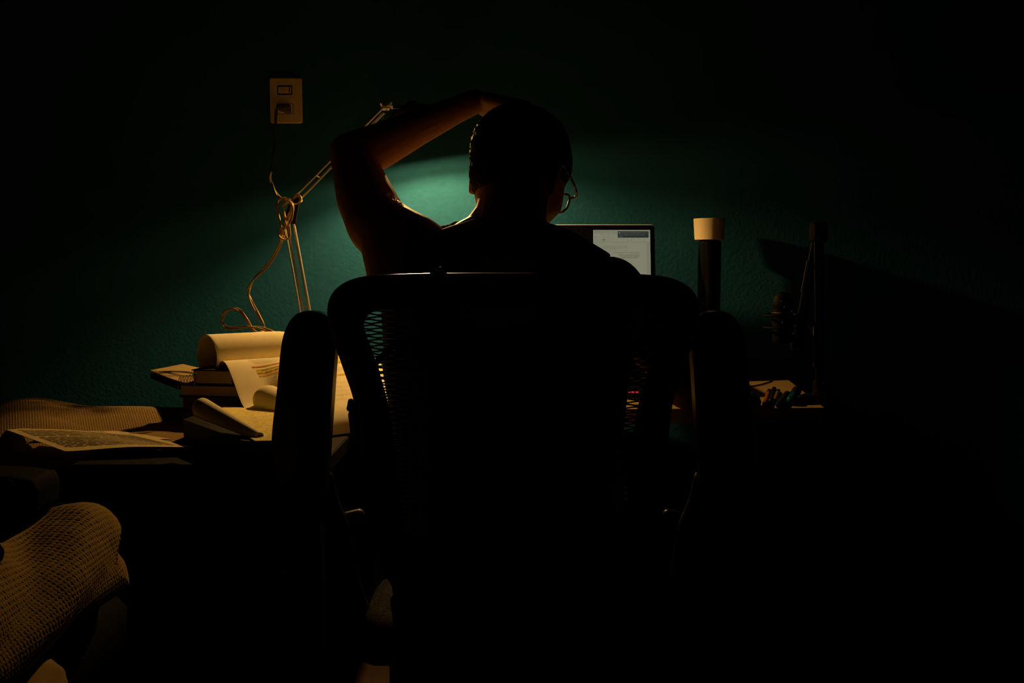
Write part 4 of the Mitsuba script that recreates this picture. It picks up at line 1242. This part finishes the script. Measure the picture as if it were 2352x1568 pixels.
ledbox = thing('audio_interface', 'small black box with three red lights, seen through the chair mesh', 'electronic device')
lb = P(1450, 905, 2.17)
put('case_body', box((lb[0], lb[1] + 0.026, DESK_Z + 0.022), (0.085, 0.045, 0.043), 0.004), 'black_plastic', ledbox)
for x_ in (1433, 1444, 1453.5, 1463):
    key = put('red_light', box(P(x_, 900.3, 2.173), (0.0068 if x_ > 1440 else 0.0025, 0.003, 0.0036), 0.0006), 'lighter_orange', ledbox, label='glowing red light')
    glow(key, (0.40, 0.014, 0.02), 0.05)

# microphone on a sprung boom arm
mic = thing('microphone_stand', 'black sprung microphone stand clamped at the right end of the desk', 'microphone stand')
MY = 2.14
mp = lambda x, y, dy=0.0: P(x, y, MY + dy)
put('clamp', [box(mp(1885, 925, 0.03) + [0.0, 0, 0.0], (0.035, 0.05, 0.04), 0.004), rod(mp(1886, 915, 0.03), mp(1885, 885, 0.03), 0.011, 18)], 'mic_black', mic)
for dx in (-6, 7):
    put('lower_arm', rod(mp(1884 + dx, 892), mp(1880 + dx, 535), 0.0048, 8), 'mic_black', mic)
    put('upper_arm', rod(mp(1878 + dx, 538, 0.02), mp(1830 + dx, 786, 0.02), 0.0048, 8), 'mic_black', mic)


def spring(a_, b_, r, turns):
    n_ = turns * 8
    s_ = np.linspace(0, 1, n_)
    f_ = frame(np.asarray(b_) - a_)
    return tube([a_ + (b_ - a_) * s + r * (math.cos(s * turns * 2 * np.pi) * f_[:, 0] + math.sin(s * turns * 2 * np.pi) * f_[:, 1]) for s in s_], 0.0006, 5)


put('spring', spring(mp(1856, 598), mp(1842, 671), 0.0028, 34), 'dark_steel', mic, smooth=True)
put('spring', spring(mp(1870.5, 742), mp(1870, 842), 0.0028, 46), 'dark_steel', mic, smooth=True)
for x_, y_, r_ in ((1885.5, 520, 0.0032), (1879, 549.5, 0.0032), (1866, 502, 0.0026), (1890, 880, 0.0030), (1883, 902, 0.0032), (1831.5, 771, 0.0030), (1832, 801, 0.0034)):
    put('joint_screw', [rod(mp(x_, y_, -0.016), mp(x_, y_, -0.010), r_, 12), rod(mp(x_, y_, -0.018), mp(x_, y_, -0.016), r_ * 0.55, 6)], 'grip_metal', mic, smooth=30)
put('joint', box(mp(1880, 533, 0.01), (0.034, 0.03, 0.045), 0.005), 'mic_black', mic)
put('joint', box(mp(1831, 786, 0.01), (0.026, 0.03, 0.042), 0.005), 'mic_black', mic)
put('joint', box(mp(1886, 892, 0.01), (0.032, 0.03, 0.040), 0.005), 'mic_black', mic)
micro = thing('microphone', 'black microphone in a shock mount hanging from the boom arm', 'microphone')
mc = mp(1797, 728, -0.01)
put('body', lathe([[0, -0.055], [0.018, -0.055], [0.021, -0.050], [0.022, 0.012], [0.021, 0.018], [0, 0.018]], 28, mc), 'mic_black', micro, smooth=40)
put('grille', lathe([[0.020, 0.018], [0.022, 0.026], [0.020, 0.042], [0.012, 0.052], [0, 0.055]], 28, mc), 'mic_black', micro, smooth=40)
put('band', lathe([[0.0222, 0.008], [0.0236, 0.009], [0.0236, 0.0105], [0.0222, 0.0115]], 28, mc), 'grip_metal', micro, smooth=40, label='thin metal ring')
put('mount_ring', [tube([mc + np.array([0.038 * math.cos(t_), 0.038 * math.sin(t_), zz]) for t_ in np.linspace(0, 2 * np.pi, 40)], 0.003, 8) for zz in (-0.022, 0.004)], 'mic_black', micro, smooth=True)
put('yoke', [rod(mc + [0.038, 0, -0.022], mc + [0.038, 0, 0.004], 0.0035), rod(mc + [0.038, 0, -0.012], mp(1830, 770, 0.0), 0.0045)], 'mic_black', micro)
put('thumb_screw', [rod(mp(1817, 754, -0.022), mp(1817, 761, -0.022), 0.0026, 12)], 'grip_metal', micro, smooth=40)
put('thumb_screw', rod(mp(1827.5, 749, -0.022), mp(1826.8, 767, -0.022), 0.0015, 10), 'grip_metal', micro, smooth=40)
for x_, y_ in ((1794.5, 691), (1801.5, 704.5), (1819.5, 715), (1797, 740.5)):
    put('mount_stud', as_tri(sph(mp(x_, y_, -0.05), 0.0016, 10)), 'grip_metal', micro, smooth=True)

# ------------------------------------------------------------------ ottoman with a folded waffle throw, near left
ott = thing('ottoman', 'dark upholstered ottoman under the folded waffle throw at the lower left', 'ottoman')
put('cushion', box((-0.80, 1.02, 0.58), (0.60, 0.56, 0.13), 0.04), 'bag', ott, smooth=True)
put('body', box((-0.80, 1.02, 0.27), (0.56, 0.52, 0.49), 0.02), 'bag', ott)
for sx in (-1, 1):
    for sy in (-1, 1):
        put('foot', rod((-0.80 + sx * 0.24, 1.02 + sy * 0.22, 0.0), (-0.80 + sx * 0.24, 1.02 + sy * 0.22, 0.04), 0.02, 14), 'dark_wood', ott)

# throw: a folded slab, rounded at its far and right edges, rumpled by folds, with square waffle cells
nu, nvv = 620, 520
su = np.linspace(0, 1, nu)      # from the left (0) over the top to the right edge and under (1)
sv = np.linspace(0, 1, nvv)     # from near to far
U, Vv = np.meshgrid(su, sv, indexing='ij')
X0, X1, Y0, Y1 = -1.06, -0.478, 0.80, 1.285
RX, RZ, RY, RZ2 = 0.150, 0.078, 0.085, 0.060
ztop = 0.752
# arc length across: flat top, then a wide rounded shoulder down at the right
Ltop = (X1 - X0) - RX
LA = Ltop + 0.185
la = U * LA
ang = np.clip((la - Ltop) / 0.185, 0, 1) * math.radians(108)
xx = np.where(la < Ltop, X0 + la, X1 - RX + RX * np.sin(ang))
zz = np.where(la < Ltop, ztop, ztop - RZ + RZ * np.cos(ang))
Lf = (Y1 - Y0) - RY
Lfa = 0.115
lf = Vv * (Lf + Lfa)
ang2 = np.clip((lf - Lf) / Lfa, 0, 1) * math.radians(95)
yy = np.where(lf < Lf, Y0 + lf, Y1 - RY + RY * np.sin(ang2))
zz = zz - RZ2 * (1 - np.cos(ang2)) * np.clip((zz - 0.655) / (ztop - 0.655), 0, 1)
# round the far right corner in plan
cxr, cyr = X1 - 0.11, Y1 - 0.11
ddx, ddy = np.maximum(0, xx - cxr), np.maximum(0, yy - cyr)
dd = np.hypot(ddx, ddy)
over = np.maximum(0, dd - 0.11)
k_ = np.where(dd > 0.11, 0.11 / np.maximum(dd, 1e-9), 1.0)
xx = np.where((ddx > 0) & (ddy > 0), cxr + ddx * k_, xx)
yy = np.where((ddx > 0) & (ddy > 0), cyr + ddy * k_, yy)
base3 = np.stack([xx, yy, zz], -1)
du, dv = np.gradient(base3, axis=0), np.gradient(base3, axis=1)
nn = np.cross(du, dv)
nn /= np.linalg.norm(nn, axis=-1, keepdims=True) + 1e-9
# folds run along the slope from the upper left to the right edge
q_ = (LA - la) + 0.30 * (Lf + Lfa - lf)
fold = 0.014 * np.sin(q_ * 2 * np.pi / 0.108 + 0.4 + 0.8 * np.sin(lf * 13)) * np.exp(-q_ / 0.5) + 0.002 * np.sin(q_ * 2 * np.pi / 0.061 + lf * 11)
fold = np.sign(fold) * np.abs(fold) ** 1.15 * 1.8 + 0.008 * (meshkit.fbm(np.stack([la * 14, lf * 14, la * 0], -1), 3, 9) - 0.5)
fade = np.clip((1 - U) * 9, 0.25, 1)
cell = 0.0056
wa, wb = la / cell, lf / cell + 0.12 * np.sin(la * 60)
ca = np.abs(wa - np.floor(wa) - 0.5) * 2
cb = np.abs(wb - np.floor(wb) - 0.5) * 2
e_ = np.clip((np.maximum(ca, cb) - 0.40) / 0.6, 0, 1)
relief = 0.0010 * e_ * e_ * (3 - 2 * e_)
pts3 = base3 + nn * (fold * fade + relief)[..., None]
throw = thing('throw_blanket', 'folded ochre waffle-weave throw on the ottoman at the lower left', 'blanket')
put('fabric', sheet(pts3, 0.006), 'throw', throw, smooth=True)
lump = soften(hull([(np.array([-0.505, 1.005, 0.600]), 0.038), (np.array([-0.490, 0.955, 0.596]), 0.036), (np.array([-0.540, 0.99, 0.590]), 0.040), (np.array([-0.500, 0.97, 0.50]), 0.034)]), 0.006, 4)
lump.vertices = lump.vertices + lump.vertex_normals * ((meshkit.fbm(lump.vertices * 26, 3, 2) - 0.5) * 0.016)[:, None]
put('hanging_corner', lump, 'throw', throw, smooth=True, label='corner of the throw hanging down')

bagk = thing('backpack', 'black backpack on the throw at the left edge', 'backpack')
bo = np.array([P(x, y, 1.02)[[0, 2]] for x, y in ((-180, 1250), (-180, 1110), (-120, 1090), (20, 1096), (70, 1104), (80, 1125), (80, 1180), (62, 1198), (34, 1226), (0, 1250))])
put('bag_body', pillow(resample(bo, 60), 0.07, 0.012, lambda q, h: np.stack([q[:, 0], 1.05 + np.full(len(q), h), q[:, 1]], 1)), 'bag', bagk, smooth=True)
put('zip', tube(smooth_path([P(x, y, 1.0) for x, y in ((-100, 1106), (-20, 1104), (12, 1104), (28, 1107))], 20), 0.0016, 6), 'grip_metal', bagk)
